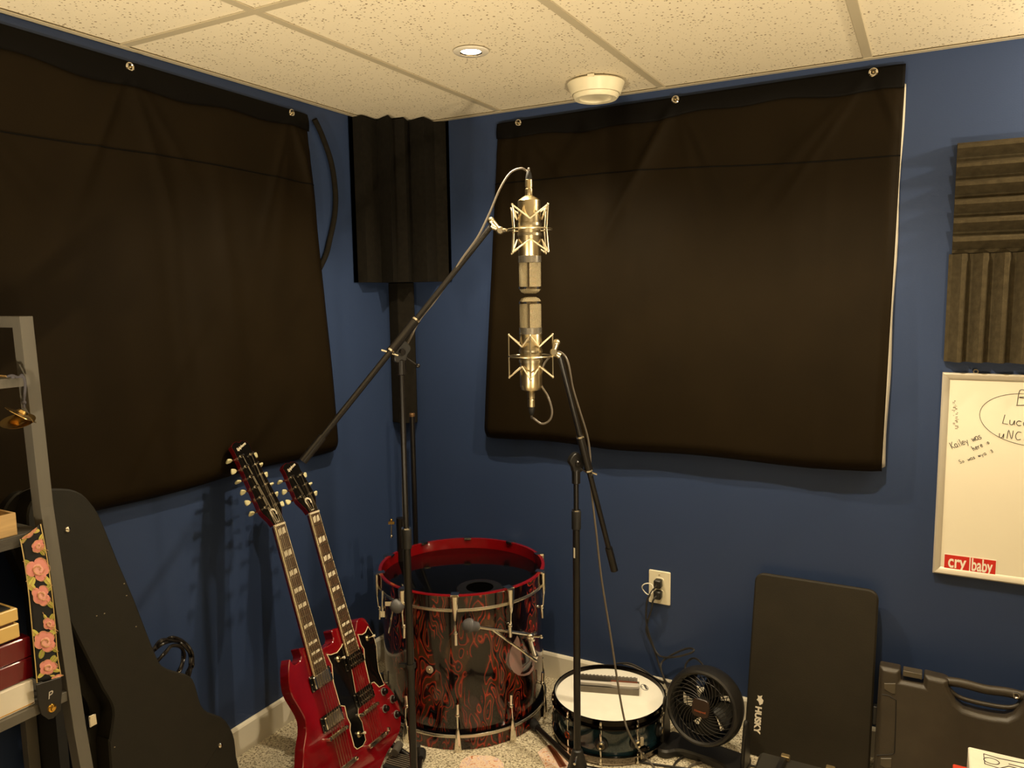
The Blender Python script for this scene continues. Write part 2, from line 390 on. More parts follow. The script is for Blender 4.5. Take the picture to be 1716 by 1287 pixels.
# black hose hanging behind the left curtain
hp = [at(527, 200, 0, .012), at(540, 228, 0, .012), at(555, 272, 0, .014), at(562, 320, 0, .015), at(561, 360, 0, .015), at(553, 400, 0, .015), at(545, 430, 0, .014), at(525, 470, 0, .011)]
tag(MB().tube(spl(hp, 8), .0095, 12).build('hose', m_foamd), 'thick black cable loop peeking out from behind the left curtain edge', 'cable')

# ------------------------------------------------------------------ corner bass trap
zt_, zb_ = H-.004, 1.517
tp = [(572.5, 194), (590, 194.5), (606, 192), (631, 200), (650.5, 191.8), (657.5, 198.5), (677, 196), (684, 202), (709.5, 195.2), (727, 202.5), (748, 202), (762, 204.6)]
plan = []
for x, y in tp:
    q = at(x, y, 2, H); plan.append([q.x, q.y])
for q in plan: q[0] = max(q[0], .004); q[1] = min(q[1], -.004)
plan[0][0] = .004; plan[-1][1] = -.004
plan = [tuple(q) for q in plan] + [(.004, -.004)]
o = MB().prism(plan, (0, 0, zb_), (1, 0, 0), (0, 1, 0), (0, 0, 1), zt_-zb_).build('bass_trap', m_foamd, ang=25)
tag(o, 'tall ridged black foam bass trap wedged in the ceiling corner', 'acoustic foam')
a = at(651, 480, 0, .0); ql = at(652, 600, 0, 0)
o = MB().prism([(.001, -.058), (.058, -.075), (.104, -.03), (.085, -.001), (.001, -.001)], (0, 0, .955), (1, 0, 0), (0, 1, 0), (0, 0, 1), zb_-.957).build('foam_strip', m_foamd, bevel=.003)
tag(o, 'narrow flat olive-black foam strip running down the corner below the bass trap', 'acoustic foam')
o['_t'] = 0; del o['_t']
# ------------------------------------------------------------------ wedge foam panels on the right
fp = Plane((1.95, 0, 1.258), (1, 0, 0), (0, 0, 1))
def wedge_panel(x0, z0, size, vertical, label):
    n = 6; p = size/n; pr = []
    for k in range(n):
        for q, h in ((0, .018), (.18, .021), (.62, .050), (.80, .050), (.97, .020)): pr.append((k*p+q*p, h))
    pr.append((size, .018)); 
    if vertical: ol = [(0, .0)]+pr+[(size, 0)]; m = MB().prism(ol, (x0, 0, z0), (1, 0, 0), (0, -1, 0), (0, 0, 1), size)
    else: ol = [(0, 0)]+pr+[(size, 0)]; m = MB().prism(ol, (x0, 0, z0), (0, 0, 1), (0, -1, 0), (1, 0, 0), size)
    return tag(m.build('acoustic_foam', m_foam, ang=25), label, 'acoustic foam', )
wedge_panel(1.952, 1.560, .302, False, 'charcoal wedge foam panel with horizontal ridges, upper of the two')
wedge_panel(1.945, 1.256, .302, True, 'charcoal wedge foam panel with vertical ridges above the whiteboard')

# ------------------------------------------------------------------ whiteboard
m_wb = mat('whiteboard_enamel', (238, 230, 208), .25); varied(m_wb, (238, 230, 208), .03, 3)
m_alu = mat('aluminium_frame', (208, 200, 184), .35, .35)
m_ink = mat('black_marker', (48, 44, 44), .6)
q = at(1579, 629, 1, -.012); wx0 = 1.944; wz1 = 1.223; wz0 = .628; wx1 = wx0+.90
t = thing('whiteboard', 'aluminium-framed whiteboard with handwriting hung on the blue wall', 'whiteboard', ((wx0+wx1)/2, 0, wz0))
MB().box(((wx0+wx1)/2, -.008, (wz0+wz1)/2), (wx1-wx0-.02, .008, wz1-wz0-.02)).build('board', m_wb, t, smooth=False)
wp = Plane((wx0, -.0122, wz0), (1, 0, 0), (0, 0, 1)); wp.N = Vector((0, -1, 0)); wp.V = Vector((0, 0, 1))
fr = MB(); ww, wh = wx1-wx0, wz1-wz0
fpr = [(0, 0), (0, .018), (.004, .021), (.014, .018), (.020, .012), (.020, 0)]
def miter(A, B, inn):
    A = Vector(A); B = Vector(B); U = (B-A).normalized(); L = (B-A).length; vs = []
    for k, (O, s) in enumerate(((A, 1), (B, -1))):
        for d, h in fpr: vs.append(O+Vector(inn)*d+U*(s*d)+Vector((0, -1, 0))*h)
    n = len(fpr); fs = [tuple(range(n)), tuple(range(2*n-1, n-1, -1))]+[(i, (i+1) % n, n+(i+1) % n, n+i) for i in range(n)]
    return MB().add(vs, fs)
c4 = [(wx0, 0, wz0), (wx1, 0, wz0), (wx1, 0, wz1), (wx0, 0, wz1)]
for i, inn in enumerate([(0, 0, 1), (-1, 0, 0), (0, 0, -1), (1, 0, 0)]):
    miter(c4[i], c4[(i+1) % 4], inn).build('frame_rail', m_alu, t)
MB().lathe([(.004, -.001), (.007, -.001), (.007, .002), (.004, .002)], (2.026, -.006, wz1+.005), (0, -1, 0), 20, closed=True).build('hanging_ring', m_chrome, t)
GL = {'K': [[(0, 0), (0, 1)], [(.5, 1), (0, .42), (.5, 0)]], 'a': [[(.45, .5), (.2, .56), (0, .3), (.15, 0), (.42, .15), (.45, .5), (.46, .1), (.55, 0)]], 'i': [[(.2, .5), (.2, 0)], [(.2, .72), (.21, .76)]], 'l': [[(.2, 1), (.2, 0)]],
      'e': [[(0, .3), (.42, .32), (.35, .55), (.1, .5), (0, .22), (.15, 0), (.42, .08)]], 'y': [[(0, .5), (.2, .1)], [(.45, .5), (.15, -.35)]], 'w': [[(0, .5), (.12, 0), (.28, .4), (.42, 0), (.58, .52)]],
      's': [[(.4, .5), (.1, .5), (.08, .3), (.35, .22), (.32, 0), (0, .02)]], 'h': [[(0, 1), (0, 0)], [(0, .35), (.25, .52), (.38, .35), (.38, 0)]], 'r': [[(0, .5), (.03, 0)], [(.03, .3), (.2, .5), (.36, .45)]],
      'o': [[(.2, .5), (0, .25), (.2, 0), (.4, .25), (.2, .5)]], ':': [[(.1, .1), (.12, .12)], [(.1, .42), (.12, .44)]], '3': [[(0, .7), (.3, .75), (.32, .5), (.1, .4), (.38, .3), (.3, 0), (0, .05)]],
      'S': [[(.4, .9), (.1, .95), (.05, .6), (.4, .4), (.3, .02), (0, .08)]], 'M': [[(0, 0), (.05, .8), (.28, .2), (.5, .8), (.58, 0)]], 'm': [[(0, .5), (.02, 0), (.15, .48), (.25, 0), (.4, .48), (.5, 0)]], 'B': [[(.05, 0), (.12, 1), (.5, .95), (.5, .62), (.12, .52), (.6, .42), (.55, .05), (0, -.05)]],
      'L': [[(.1, 1), (0, .05), (.5, .0)]], 'u': [[(0, .5), (.05, .05), (.3, .05), (.42, .5), (.45, 0)]], 'c': [[(.42, .45), (.15, .5), (0, .22), (.18, 0), (.45, .06)]], 'n': [[(0, .5), (.02, 0)], [(.02, .32), (.22, .5), (.38, .35), (.4, 0)]],
      'I': [[(.1, .95), (.1, 0)]], 'U': [[(0, 1), (.05, .2), (.25, 0), (.45, .2), (.5, 1), (.52, 0)]], 'N': [[(0, 0), (.05, 1), (.45, 0), (.5, 1)]], 'C': [[(.5, .9), (.15, .9), (0, .4), (.2, 0), (.55, .1)]], 'A': [[(0, 0), (.25, 1), (.5, 0)], [(.1, .35), (.42, .38)]], ' ': []}
def write(mb, s, px, py, size, rot=0, r=.0009, sp=.62, sx=1):
    u, v_ = wp.px(px, py); x = 0; c, q = math.cos(rot), math.sin(rot)
    for ch in s:
        for st in GL[ch]:
            pts = [wp.w(u+(x+a*size*sx)*c-b*size*q, v_+(x+a*size*sx)*q+b*size*c, .0002) for a, b in st]
            mb.tube(spl(pts, 4) if len(pts) > 3 else pts, r, 5)
        x += size*(sp if ch not in 'il:' else sp*.62)
hw = MB(); write(hw, 'Kailey was', 1596, 752, .019, R_(27), .0008, .47, .75); hw.build('handwriting', m_ink, t, ang=80)
hw = MB(); write(hw, 'here :o', 1632, 755, .014, R_(32), .0008, .50, .75); hw.build('handwriting', m_ink, t, ang=80)
hw = MB(); write(hw, 'So was mya :3', 1609, 777, .011, R_(27), .0006, .66); hw.build('handwriting', m_ink, t, ang=80)
hw = MB(); write(hw, 'B', 1703, 678, .040, R_(-2), .0009); hw.build('handwriting', m_ink, t, ang=80)
hw = MB(); write(hw, 'Luca', 1680, 710, .026, R_(-4), .0009, .62); hw.build('handwriting', m_ink, t, ang=80)
hw = MB(); write(hw, 'uNCI', 1674, 733, .024, R_(-4), .0009, .80); hw.build('handwriting', m_ink, t, ang=80)
cc = wp.px(1725, 704); MB().tube([wp.w(cc[0]+.118*math.cos(a_)*1.0, cc[1]+.072*math.sin(a_)-.01*math.cos(a_), .0002) for a_ in [i*math.pi/30 for i in range(60)]], .0007, 5, closed=True).build('drawn_circle', m_ink, t, ang=80)
m_smudge = mat('faded_marker', (170, 160, 142), .6, alpha=.5)
sm = MB()
for k in range(22):
    u, v_ = wp.px(1601+random.uniform(-3.5, 5), 672+k*2.2); sm.box(wp.w(u, v_, .0002), (random.uniform(.002, .010), .0002, random.uniform(.001, .004)), bev=0)
sm.build('smudge', m_smudge, t, smooth=False)
m_red = mat('red_sticker', (205, 40, 28), .45); m_stw = mat('sticker_white', (245, 238, 222), .5)
sp_ = [wp.px(*q) for q in ((1582, 929), (1666, 942), (1665, 968), (1581, 957))]
su = (sp_[1][0]-sp_[0][0]); 
x0_, z0_ = sp_[3][0]+.001, sp_[3][1]; sh_ = sp_[0][1]-sp_[3][1]
st = thing('sticker', 'red and white rectangular sticker on the lower left of the whiteboard', 'sticker', wp.w(x0_+.06, z0_, 0))
def skew(a_, b_): return wp.w(x0_+a_, z0_+b_, 0)
MB().box(wp.w(x0_+.0645, z0_+sh_/2+.001, .0004), (.131, .0006, sh_+.006)).build('backing', m_stw, st, smooth=False)
for (a_, b_) in ((0, .063), (.066, .128)):
    MB().box(wp.w(x0_+(a_+b_)/2, z0_+sh_/2+.001, .0009), (b_-a_, .0006, sh_)).build('red_panel', m_red, st, smooth=False)
text('lettering', 'cry', wp, x0_+.009, z0_+.0155, .054, m_stw, st, n=.0013, bold=.0010, sx=.66)
text('lettering', 'baby', wp, x0_+.068, z0_+.0145, .052, m_stw, st, n=.0013, bold=.0010, sx=.535)

# ------------------------------------------------------------------ wall outlet with cords
t = thing('wall_outlet', 'cream duplex wall outlet plate on the blue wall above the snare drum', 'outlet', (1.108, 0, .372))
oc = Vector((1.108, 0, .431))
MB().box(oc+Vector((0, -.003, 0)), (.078, .120, .006), (1, 0, 0), (0, 0, 1), bev=.004).build('plate', m_cream, t)
for dz in (.022, -.022): MB().box(oc+Vector((0, -.0065, dz)), (.034, .030, .003), (1, 0, 0), (0, 0, 1), bev=.010).build('socket', m_cream, t)
MB().lathe([(0, .0005), (.003, .0005), (.0032, -.002)], oc+Vector((0, -.007, .048)), (0, -1, 0), 12).build('screw', m_chrome, t)
def plug(dz, label, pts, extra=None):
    t = thing('power_cord', label, 'power cord', oc+Vector((0, -.012, dz)))
    MB().box(oc+Vector((0, -.022, dz)), (.026, .030, .026), (1, 0, 0), (0, 0, 1), bev=.006).build('plug', m_blackp, t)
    MB().tube(spl(pts, 8), .0034, 8).build('cord', m_cable, t)
    return t
plug(.020, 'black power cord from the upper socket looping down toward the fan', [oc+Vector((0, -.035, .020)), oc+Vector((-.018, -.05, -.01)), at(1084, 1010, 1, -.05), at(1083, 1040, 1, -.03), at(1090, 1070, 1, -.02), at(1104, 1098, 1, -.03), at(1130, 1101, 1, -.06), at(1158, 1094, 1, -.07), at(1162, 1088, 1, -.06), at(1150, 1087, 1, -.04), at(1125, 1098, 1, -.04), at(1108, 1112, 1, -.05), at(1112, 1135, 1, -.10), at(1122, 1150, 1, -.14)])
plug(-.020, 'black power cord from the lower socket dropping straight to the floor', [oc+Vector((0, -.035, -.020)), oc+Vector((-.01, -.045, -.035)), at(1092, 1020, 1, -.03), at(1083, 1055, 1, -.02), at(1095, 1085, 1, -.02), at(1105, 1115, 1, -.03), at(1114, 1140, 1, -.06), at(1122, 1160, 1, -.09), at(1126, 1190, 1, -.1)])
wt = [oc+Vector((-.03+.020*math.cos(a_), -.045+.006*math.sin(a_*2), .004+.020*math.sin(a_))) for a_ in [i*math.pi/12 for i in range(24)]]
tag(MB().tube(wt, .002, 6, closed=True).build('cable_tie', m_white), 'white cable tie looped around the cords at the outlet', 'cable tie')

# ------------------------------------------------------------------ bass drum
DC = Vector((.487, -.318, 0)); DR = .281; DZ = .518
m_shell = mat('burl_lacquer_shell', (90, 30, 20), .16, coat=.7, spec=.3)
tcn = nd(m_shell, 'ShaderNodeTexCoord'); sepn = nd(m_shell, 'ShaderNodeSeparateXYZ'); lk(m_shell, tcn.outputs['Object'], sepn.inputs[0])
atn = nd(m_shell, 'ShaderNodeMath', operation='ARCTAN2'); lk(m_shell, sepn.outputs[1], atn.inputs[0]); lk(m_shell, sepn.outputs[0], atn.inputs[1])
cmb = nd(m_shell, 'ShaderNodeCombineXYZ'); lk(m_shell, atn.outputs[0], cmb.inputs[0]); zz = nd(m_shell, 'ShaderNodeMath', operation='MULTIPLY'); lk(m_shell, sepn.outputs[2], zz.inputs[0]); zz.inputs[1].default_value = 1.25; lk(m_shell, zz.outputs[0], cmb.inputs[1])
vv = cmb.outputs[0]
big = noise(m_shell, vv, 3.2, 2, .5, .6); mid = nd(m_shell, 'ShaderNodeTexNoise', Scale=7.5, Detail=1.2, Roughness=.35, Distortion=.35); lk(m_shell, vv, mid.inputs['Vector'])
sinr = nd(m_shell, 'ShaderNodeMath', operation='MULTIPLY'); lk(m_shell, mid.outputs['Fac'], sinr.inputs[0]); sinr.inputs[1].default_value = 30
sins = nd(m_shell, 'ShaderNodeMath', operation='SINE'); lk(m_shell, sinr.outputs[0], sins.inputs[0])
mr = nd(m_shell, 'ShaderNodeMapRange'); mr.inputs['From Min'].default_value = -1; lk(m_shell, sins.outputs[0], mr.inputs['Value'])
red = ramp(m_shell, mr.outputs[0], [(0, lin((10, 4, 4))), (.10, lin((14, 5, 5))), (.16, lin((72, 8, 8))), (.30, lin((110, 22, 14))), (.36, lin((34, 10, 8))), (.41, lin((160, 54, 28))), (.62, lin((142, 38, 22))), (.68, lin((40, 22, 12))), (.74, lin((74, 48, 28))), (1, lin((60, 36, 20)))])
msk = ramp(m_shell, big, [(.44, (0, 0, 0)), (.54, (1, 1, 1))]); mx = nd(m_shell, 'ShaderNodeMix', data_type='RGBA'); lk(m_shell, msk, mx.inputs['Factor'])
mx.inputs['A'].default_value = (*lin((14, 4, 6)), 1); lk(m_shell, red, mx.inputs['B']); base(m_shell, mx.outputs['Result'])
m_headb = mat('black_drumhead', (7, 7, 8), .08, spec=.25)
m_hoopred = mat('red_lacquer_hoop', (128, 8, 14), .2, coat=.6); 
t = thing('bass_drum', 'upended glossy red and black burl bass drum standing in the corner', 'drum', DC)
def zc(z): return DC+Vector((0, 0, z))
MB().lathe([(DR-.012, .045), (DR-.001, .045), (DR, .048), (DR, DZ-.050), (DR-.001, DZ-.047), (DR-.012, DZ-.047)], zc(0), seg=120, closed=True).build('shell', m_shell, t)
for z0, z1, nm, sgn in ((DZ-.052, DZ, 'top', 1), (.0, .052, 'bottom', -1)):
    zi = (z0, z0+.011) if sgn > 0 else (z1-.011, z1)
    ho = MB().lathe([(DR+.001, z0), (DR+.010, z0), (DR+.0115, z0+.002), (DR+.0115, z1-.002), (DR+.010, z1), (DR+.001, z1)], zc(0), seg=120, closed=True).build('hoop', m_shell, t)
    MB().lathe([(DR+.0, z0+.001), (DR+.0012, z0+.001), (DR+.0012, z1+.0005), (DR+.0105, z1+.0008), (DR+.0115, z1-.001), (DR+.0105, z1+.0025), (DR-.0, z1+.0025)], zc(0), seg=120, closed=True).build('hoop_edge', m_hoopred if sgn > 0 else m_headb, ho)
    MB().lathe([(DR+.0112, zi[0]), (DR+.0135, zi[0]+.001), (DR+.0145, (zi[0]+zi[1])/2), (DR+.0135, zi[1]-.001), (DR+.0112, zi[1])], zc(0), seg=120).build('inlay_band', m_silver, ho)
hz = DZ-.034
hd = MB().lathe([(.0762, hz), (DR-.006, hz), (DR-.001, hz-.003)], zc(0), seg=96)
pc = at(804, 986, 2, hz); 
# head with an offset port: keep the head as a disc and lay the port ring on it
o = MB().lathe([(0, hz), (DR-.004, hz), (DR+.0005, hz-.002)], zc(0), seg=96).build('drumhead', m_headb, t)
pr_ = MB().lathe([(.046, .0045), (.050, .006), (.058, .004), (.066, .0045), (.076, .003), (.078, .0)], (pc.x, pc.y, hz), seg=64).build('port_ring', mat('port_ring_rubber', (24, 23, 22), .25), o)
MB().lathe([(0, .0006), (.046, .0006), (.047, .0045)], (pc.x, pc.y, hz), seg=48).build('port_hole', mat('dark_port', (3, 3, 3), .9, spec=0), pr_)
def dpos(deg, r, z): a_ = R_(-57.3+deg); return zc(z)+Vector((math.cos(a_)*r, math.sin(a_)*r, 0))
for k in range(10):
    dg = -5+36*k; a_ = R_(-57.3+dg); ro = Vector((math.cos(a_), math.sin(a_), 0)); tg = Vector((-math.sin(a_), math.cos(a_), 0))
    for top in (1, 0):
        s = 1 if top else -1; zb0 = DZ if top else 0
        c = MB(); Zs = lambda z: (DZ-z) if top else z
        rr = DR+.0165
        c.box(dpos(dg, DR+.006, Zs(-.0035) if top else .002), (.028, .026, .007 if top else .003), ro, tg)
        pts = [(0.0, .0125, .010), (.020, .0115, .0095), (.045, .009, .008), (.072, .0055, .005), (.080, .003, .003)]
        vs = []; nseg = 16
        for (z_, wx_, wy_) in pts:
            for i in range(nseg):
                q = 2*math.pi*i/nseg; vs.append(dpos(dg, rr+.003, Zs(z_-.003 if top else z_+.001))+tg*(math.cos(q)*wx_)+ro*(math.sin(q)*wy_))
        fs = [(i*nseg+j, i*nseg+(j+1) % nseg, (i+1)*nseg+(j+1) % nseg, (i+1)*nseg+j) for i in range(4) for j in range(nseg)]+[tuple(range(nseg)), tuple(range(4*nseg, 5*nseg))]
        c.add(vs, fs); co = c.build('hoop_claw', m_chrome, t)
        MB().cyl(dpos(dg, rr+.003, Zs(.075)), dpos(dg, rr-.001, Zs(.125)), .0028, seg=8).build('tension_rod', m_chrome, co)
        lg = MB(); lg.sphere(dpos(dg, DR+.012, Zs(.121)), .0085, 14); lg.cyl(dpos(dg, DR+.012, Zs(.122)), dpos(dg, DR+.014, Zs(.160)), .0058, seg=14); lg.cyl(dpos(dg, DR-.001, Zs(.121)), dpos(dg, DR+.012, Zs(.121)), .0048, seg=10)
        lg.build('lug', m_chrome, co)
def cylhit(px, py, r):
    d = ray(px, py); ox, oy = CAM.x-DC.x, CAM.y-DC.y; A = d.x**2+d.y**2; B = 2*(ox*d.x+oy*d.y); C = ox*ox+oy*oy-r*r
    D = B*B-4*A*C
    tt = (-B-math.sqrt(max(D, 0)))/(2*A); return CAM+d*tt
g = cylhit(720, 1122, DR); an = Vector((g.x-DC.x, g.y-DC.y, 0)).normalized()
MB().lathe([(.0035, .001), (.004, .003), (.009, .0035), (.0125, .002), (.013, -.001)], g, an, 32).build('air_vent', mat('vent_ring', (205, 196, 180), .35, .6), t)
MB().lathe([(0, .0045), (.002, .0045), (.0036, .002)], g, an, 16).build('vent_screw', m_nickel, t)
# drop-shaped translucent badge
bp = [(960, 640), (915, 730), (875, 820), (858, 900), (856, 970), (872, 1040), (915, 1110), (975, 1148), (1045, 1158), (1110, 1140), (1160, 1085), (1182, 1010), (1178, 940), (1160, 880), (1122, 870), (1118, 968), (1026, 1058), (1008, 900), (992, 760), (985, 690)]
bpx = [(740+a_/7.57, 980+b_/7.57) for a_, b_ in bp]; cen = cylhit(871, 1100, DR+.0015)
ang_ = lambda P: math.atan2(P.y-DC.y, P.x-DC.x)
pts = [cylhit(x, y, DR+.0016) for x, y in bpx]
import mathutils
bmp = mathutils.geometry.tessellate_polygon([[Vector((ang_(P)*DR, P.z, 0)) for P in pts]])
MB().add(pts, [tuple(f) for f in bmp]).build('badge', mat('translucent_badge', (176, 142, 136), .35, alpha=.6), t)
# spurs
def spur(pf, pb, pj, pe, tf, tb, te, label_=None):
    F = dep(*pf, tf); Bk = dep(*pb, tb); Ax = (Bk-F).normalized()
    s = MB().tube([F+Ax*.045, Bk], .0058, 12).build('spur', m_chrome, t)
    MB().lathe([(0, 0), (.010, .002), (.0175, .008), (.0165, .0095), (.020, .012), (.019, .0135), (.0225, .017), (.0215, .019), (.0235, .022), (.0225, .025), (.022, .030), (.0165, .034), (.0155, .052), (.016, .054), (.0, .055)], F, Ax, 28).build('rubber_foot', mat('grey_rubber', (84, 83, 86), .45), s)
    MB().lathe([(.0075, 0), (.011, .001), (.011, .006), (.0075, .007)], F+Ax*.054, Ax, 16, closed=True).build('collar', m_chrome, s)
    J = F+(Bk-F)*pj; E_ = dep(*pe, te); MB().tube([J, E_], .0042, 10).build('brace_rod', m_chrome, s)
    return s, Bk, Ax
Pb = cylhit(888, 1066, DR+.018); tb = (Pb-CAM).dot(fw); tf = (cylhit(790, 1048, DR+.045)-CAM).dot(fw); te = (cylhit(897, 1105, DR+.040)-CAM).dot(fw)
s, Bk, Ax = spur((776, 1047), (886, 1063), .42, (899, 1108), tf, tb, te)
mbk = MB(); ro = Vector((Pb.x-DC.x, Pb.y-DC.y, 0)).normalized(); tg = Vector((-ro.y, ro.x, 0))
mbk.sphere(Pb, .015, 14, (1, 1, .9)); mbk.sphere(Pb+tg*.012+Vector((0, 0, -.014)), .011, 12); mbk.cyl(Pb-ro*.018, Pb+ro*.006, .013, seg=18); mbk.cyl(Pb+Vector((0, 0, -.012)), cylhit(894, 1096, DR+.006), .008, .010, seg=14); mbk.sphere(cylhit(896, 1100, DR+.006), .012, 12, (1, 1, 1.3))
mbk.box(Pb+tg*.02, (.03, .008, .010), tg, ro)
mbk.build('spur_bracket', m_chrome, s)
MB().cyl(Pb, Pb+ro*.03+tg*.018, .004, seg=8).sphere(Pb+ro*.032+tg*.02, .007, 10).build('wing_screw', m_chrome, s)
s2, Bk2, Ax2 = spur((671, 1017), (648, 1010), .5, (652, 1060), 2.47, 2.56, 2.56)
MB().box(dep(652, 1011, 2.50), (.024, .014, .012), rt, up, ).cyl(dep(641, 990, 2.5), dep(641, 1024, 2.5), .004, seg=8).box(dep(642, 1028, 2.52), (.014, .02, .016), rt, up).build('spur_bracket', m_chrome, s2)

# ------------------------------------------------------------------ snare drum
SZ = .142; sc0 = at(1021, 1161, 2, SZ); SC = Vector((sc0.x, sc0.y, 0)); SR = .178
m_teal = varied(mat('dark_teal_lacquer', (20, 44, 52), .15, coat=1), (20, 44, 52), .35, 14)
m_whead = varied(mat('coated_white_head', (240, 236, 224), .6), (240, 236, 224), .03, 20)
t = thing('snare_drum', 'dark teal snare drum with white head on the carpet beside the bass drum', 'drum', SC)
def sz(z): return SC+Vector((0, 0, z))
MB().lathe([(SR-.010, .014), (SR-.003, .014), (SR-.003, SZ-.016), (SR-.010, SZ-.016)], sz(0), seg=96, closed=True).build('shell', m_teal, t)
m_hoopk = mat('black_chrome_hoop', (46, 42, 40), .12, 1)
for nm, z0, z1 in (('top', SZ-.022, SZ+.006), ('bottom', .0, .030)):
    MB().lathe([(SR-.001, z0+.016), (SR+.001, z0+.014), (SR+.001, z0+.003), (SR+.012, z0+.002), (SR+.014, z0), (SR+.014, z0+.004), (SR+.004, z0+.007), (SR+.004, z1-.003), (SR+.007, z1-.001), (SR+.006, z1+.0015), (SR+.002, z1), (SR+.0005, z1-.006)] if nm == 'top' else
               [(SR+.001, 0), (SR+.006, 0), (SR+.006, .004), (SR+.004, .006), (SR+.004, .024), (SR+.013, .026), (SR+.013, .030), (SR+.001, .030)], sz(0), seg=96, closed=True).build('rim', m_hoopk if nm == 'top' else mat('dark_chrome', (120, 112, 104), .15, 1), t)
hd = MB().lathe([(0, SZ-.004), (SR-.006, SZ-.004), (SR-.001, SZ-.006), (SR+.0005, SZ-.010)], sz(0), seg=96).build('drumhead', m_whead, t)
sp = Plane((SC.x, SC.y, SZ-.0038), (1, 0, 0), (0, 1, 0))
eu = sp.px(1080, 1152); el = [(eu[0]+.020*math.cos(a_)*math.cos(-.9)-.011*math.sin(a_)*math.sin(-.9), eu[1]+.020*math.cos(a_)*math.sin(-.9)+.011*math.sin(a_)*math.cos(-.9)) for a_ in [i*math.pi/16 for i in range(32)]]
MB().tube([sp.w(a_, b_, .0004) for a_, b_ in el], .0008, 5, closed=True).build('logo_oval', m_ink, hd)
text('lettering', 'EVANS', sp, eu[0]-.0085, eu[1]+.0135, .0098, m_ink, hd, rot=-.9-.05, n=.0004, bold=.0004)
text('lettering', 'G2', sp, eu[0]-.016, eu[1]+.002, .008, m_ink, hd, rot=-.9, n=.0004)
cdir = math.atan2(CAM.y-SC.y, CAM.x-SC.x)
for k in range(10):
    a_ = cdir+R_(-8+36*k); ro = Vector((math.cos(a_), math.sin(a_), 0)); tg = Vector((-ro.y, ro.x, 0))
    P = lambda r, z: sz(z)+ro*r
    lg = MB(); lg.lathe([(0, .016), (.012, .016), (.015, .013), (.0165, .008), (.021, .006), (.022, 0)], P(SR-.003, SZ/2-.004), ro, 24)
    lo = lg.build('lug', m_blackp, t)
    rg = MB()
    for r_0 in (.0068, .0105): rg.lathe([(r_0-.0008, 0), (r_0, .001), (r_0+.0008, 0)], P(SR+.0133, SZ/2-.004), ro, 24)
    rg.build('badge_ring', mat('orange_copper', (190, 90, 50), .3, .9) if k == 9 else m_nickel, lo)
    rd = MB(); rd.cyl(P(SR+.009, SZ/2+.010), P(SR+.009, SZ-.014), .0030, seg=8); rd.cyl(P(SR+.009, SZ-.016), P(SR+.009, SZ-.010), .006, seg=10); rd.cyl(P(SR+.009, SZ-.010), P(SR+.009, SZ), .0038, seg=6); rd.sphere(P(SR+.009, SZ+.001), .0038, 8)
    rd.build('tension_rod', m_chrome, lo); rd = MB(); rd.cyl(P(SR+.009, .006), P(SR+.009, SZ/2-.020), .003, seg=8); rd.cyl(P(SR+.009, .003), P(SR+.009, .012), .0042, seg=8); rd.build('tension_rod', m_chrome, lo)
a_ = cdir+R_(32); ro = Vector((math.cos(a_), math.sin(a_), 0)); tg = Vector((-ro.y, ro.x, 0))
th = MB(); th.box(sz(.075)+ro*(SR+.010), (.014, .030, .010), tg, (0, 0, 1)); th.box(sz(.030)+ro*(SR+.014), (.013, .020, .008), tg, (0, 0, 1)); st_ = th.build('strainer', m_silver, t, bevel=.002)
MB().box(sz(.050)+ro*(SR+.013), (.030, .012, .012), tg, (0, 0, 1)).sphere(sz(.048)+ro*(SR+.02)-tg*.018, .006).sphere(sz(.053)+ro*(SR+.02)+tg*.018, .006).build('strainer_knob', m_hoopk, st_)
# grey box with a hand brush lying on the snare
bz = SZ-.0035
b0 = at(973, 1159, 2, bz); b1 = at(1071, 1166.5, 2, bz); U = (b1-b0); bl = .205; U.z = 0; U.normalize(); V = Vector((-U.y, U.x, 0)); b0 = b1-U*bl
m_gbox = varied(mat('grey_cardboard', (112, 104, 92), .8), (112, 104, 92), .1, 20)
t = thing('open_box', 'long open grey box lying on the white snare head', 'box', b0+U*bl/2+V*.03)
bw, bh = .058, .020
for (c, s) in ((b0+U*bl/2+V*.001+Vector((0, 0, bh/2)), (bl, .002, bh)), (b0+U*bl/2+V*(bw-.001)+Vector((0, 0, .020/2)), (bl, .002, .020)), (b0+U*.001+V*bw/2+Vector((0, 0, bh/2)), (.002, bw-.004, bh)), (b0+U*(bl-.001)+V*bw/2+Vector((0, 0, bh/2)), (.002, bw-.004, bh)), (b0+U*bl/2+V*bw/2+Vector((0, 0, .001)), (bl-.004, bw-.004, .002))):
    MB().box(c, s, U, V).build('panel', m_gbox, t, smooth=False)
t = thing('hand_brush', 'light grey plastic brush with dark bristles resting in the grey box', 'brush', b0+U*bl*.6+V*.03+Vector((0, 0, .003)))
ol = [(0.006, -.006), (.10, -.006), (.125, -.012), (bl-.006, -.011), (bl-.006, .012), (.125, .012), (.10, .006), (.006, .006)]
pO = b0+V*.026+Vector((0, 0, .006)); Nn = Vector((0, 0, 1))
MB().prism(sp2(ol, 3)[:], pO-V*.006+Nn*.010, U, V, Nn, .013, chamfer=.002).build('handle', mat('light_grey_plastic', (196, 190, 182), .4), t)
bb = MB()
for i in range(62):
    for j in range(2): bb.box(pO+U*(.008+i*.0031)+V*(.010+.005*j)+Nn*(.022-.001*((i*7+j*3) % 4)), (.0026, .0036, .030), U, V)
bo_ = bb.build('bristles', mat('dark_bristles', (84, 78, 70), .8), t, smooth=False); bo_['kind'] = 'stuff'
MB().box(pO+U*.155+V*.0035+Nn*.024, (.088, .0035, .006), U, V).build('bristle_edge', mat('rust_brown_bristle', (120, 66, 44), .7), t)

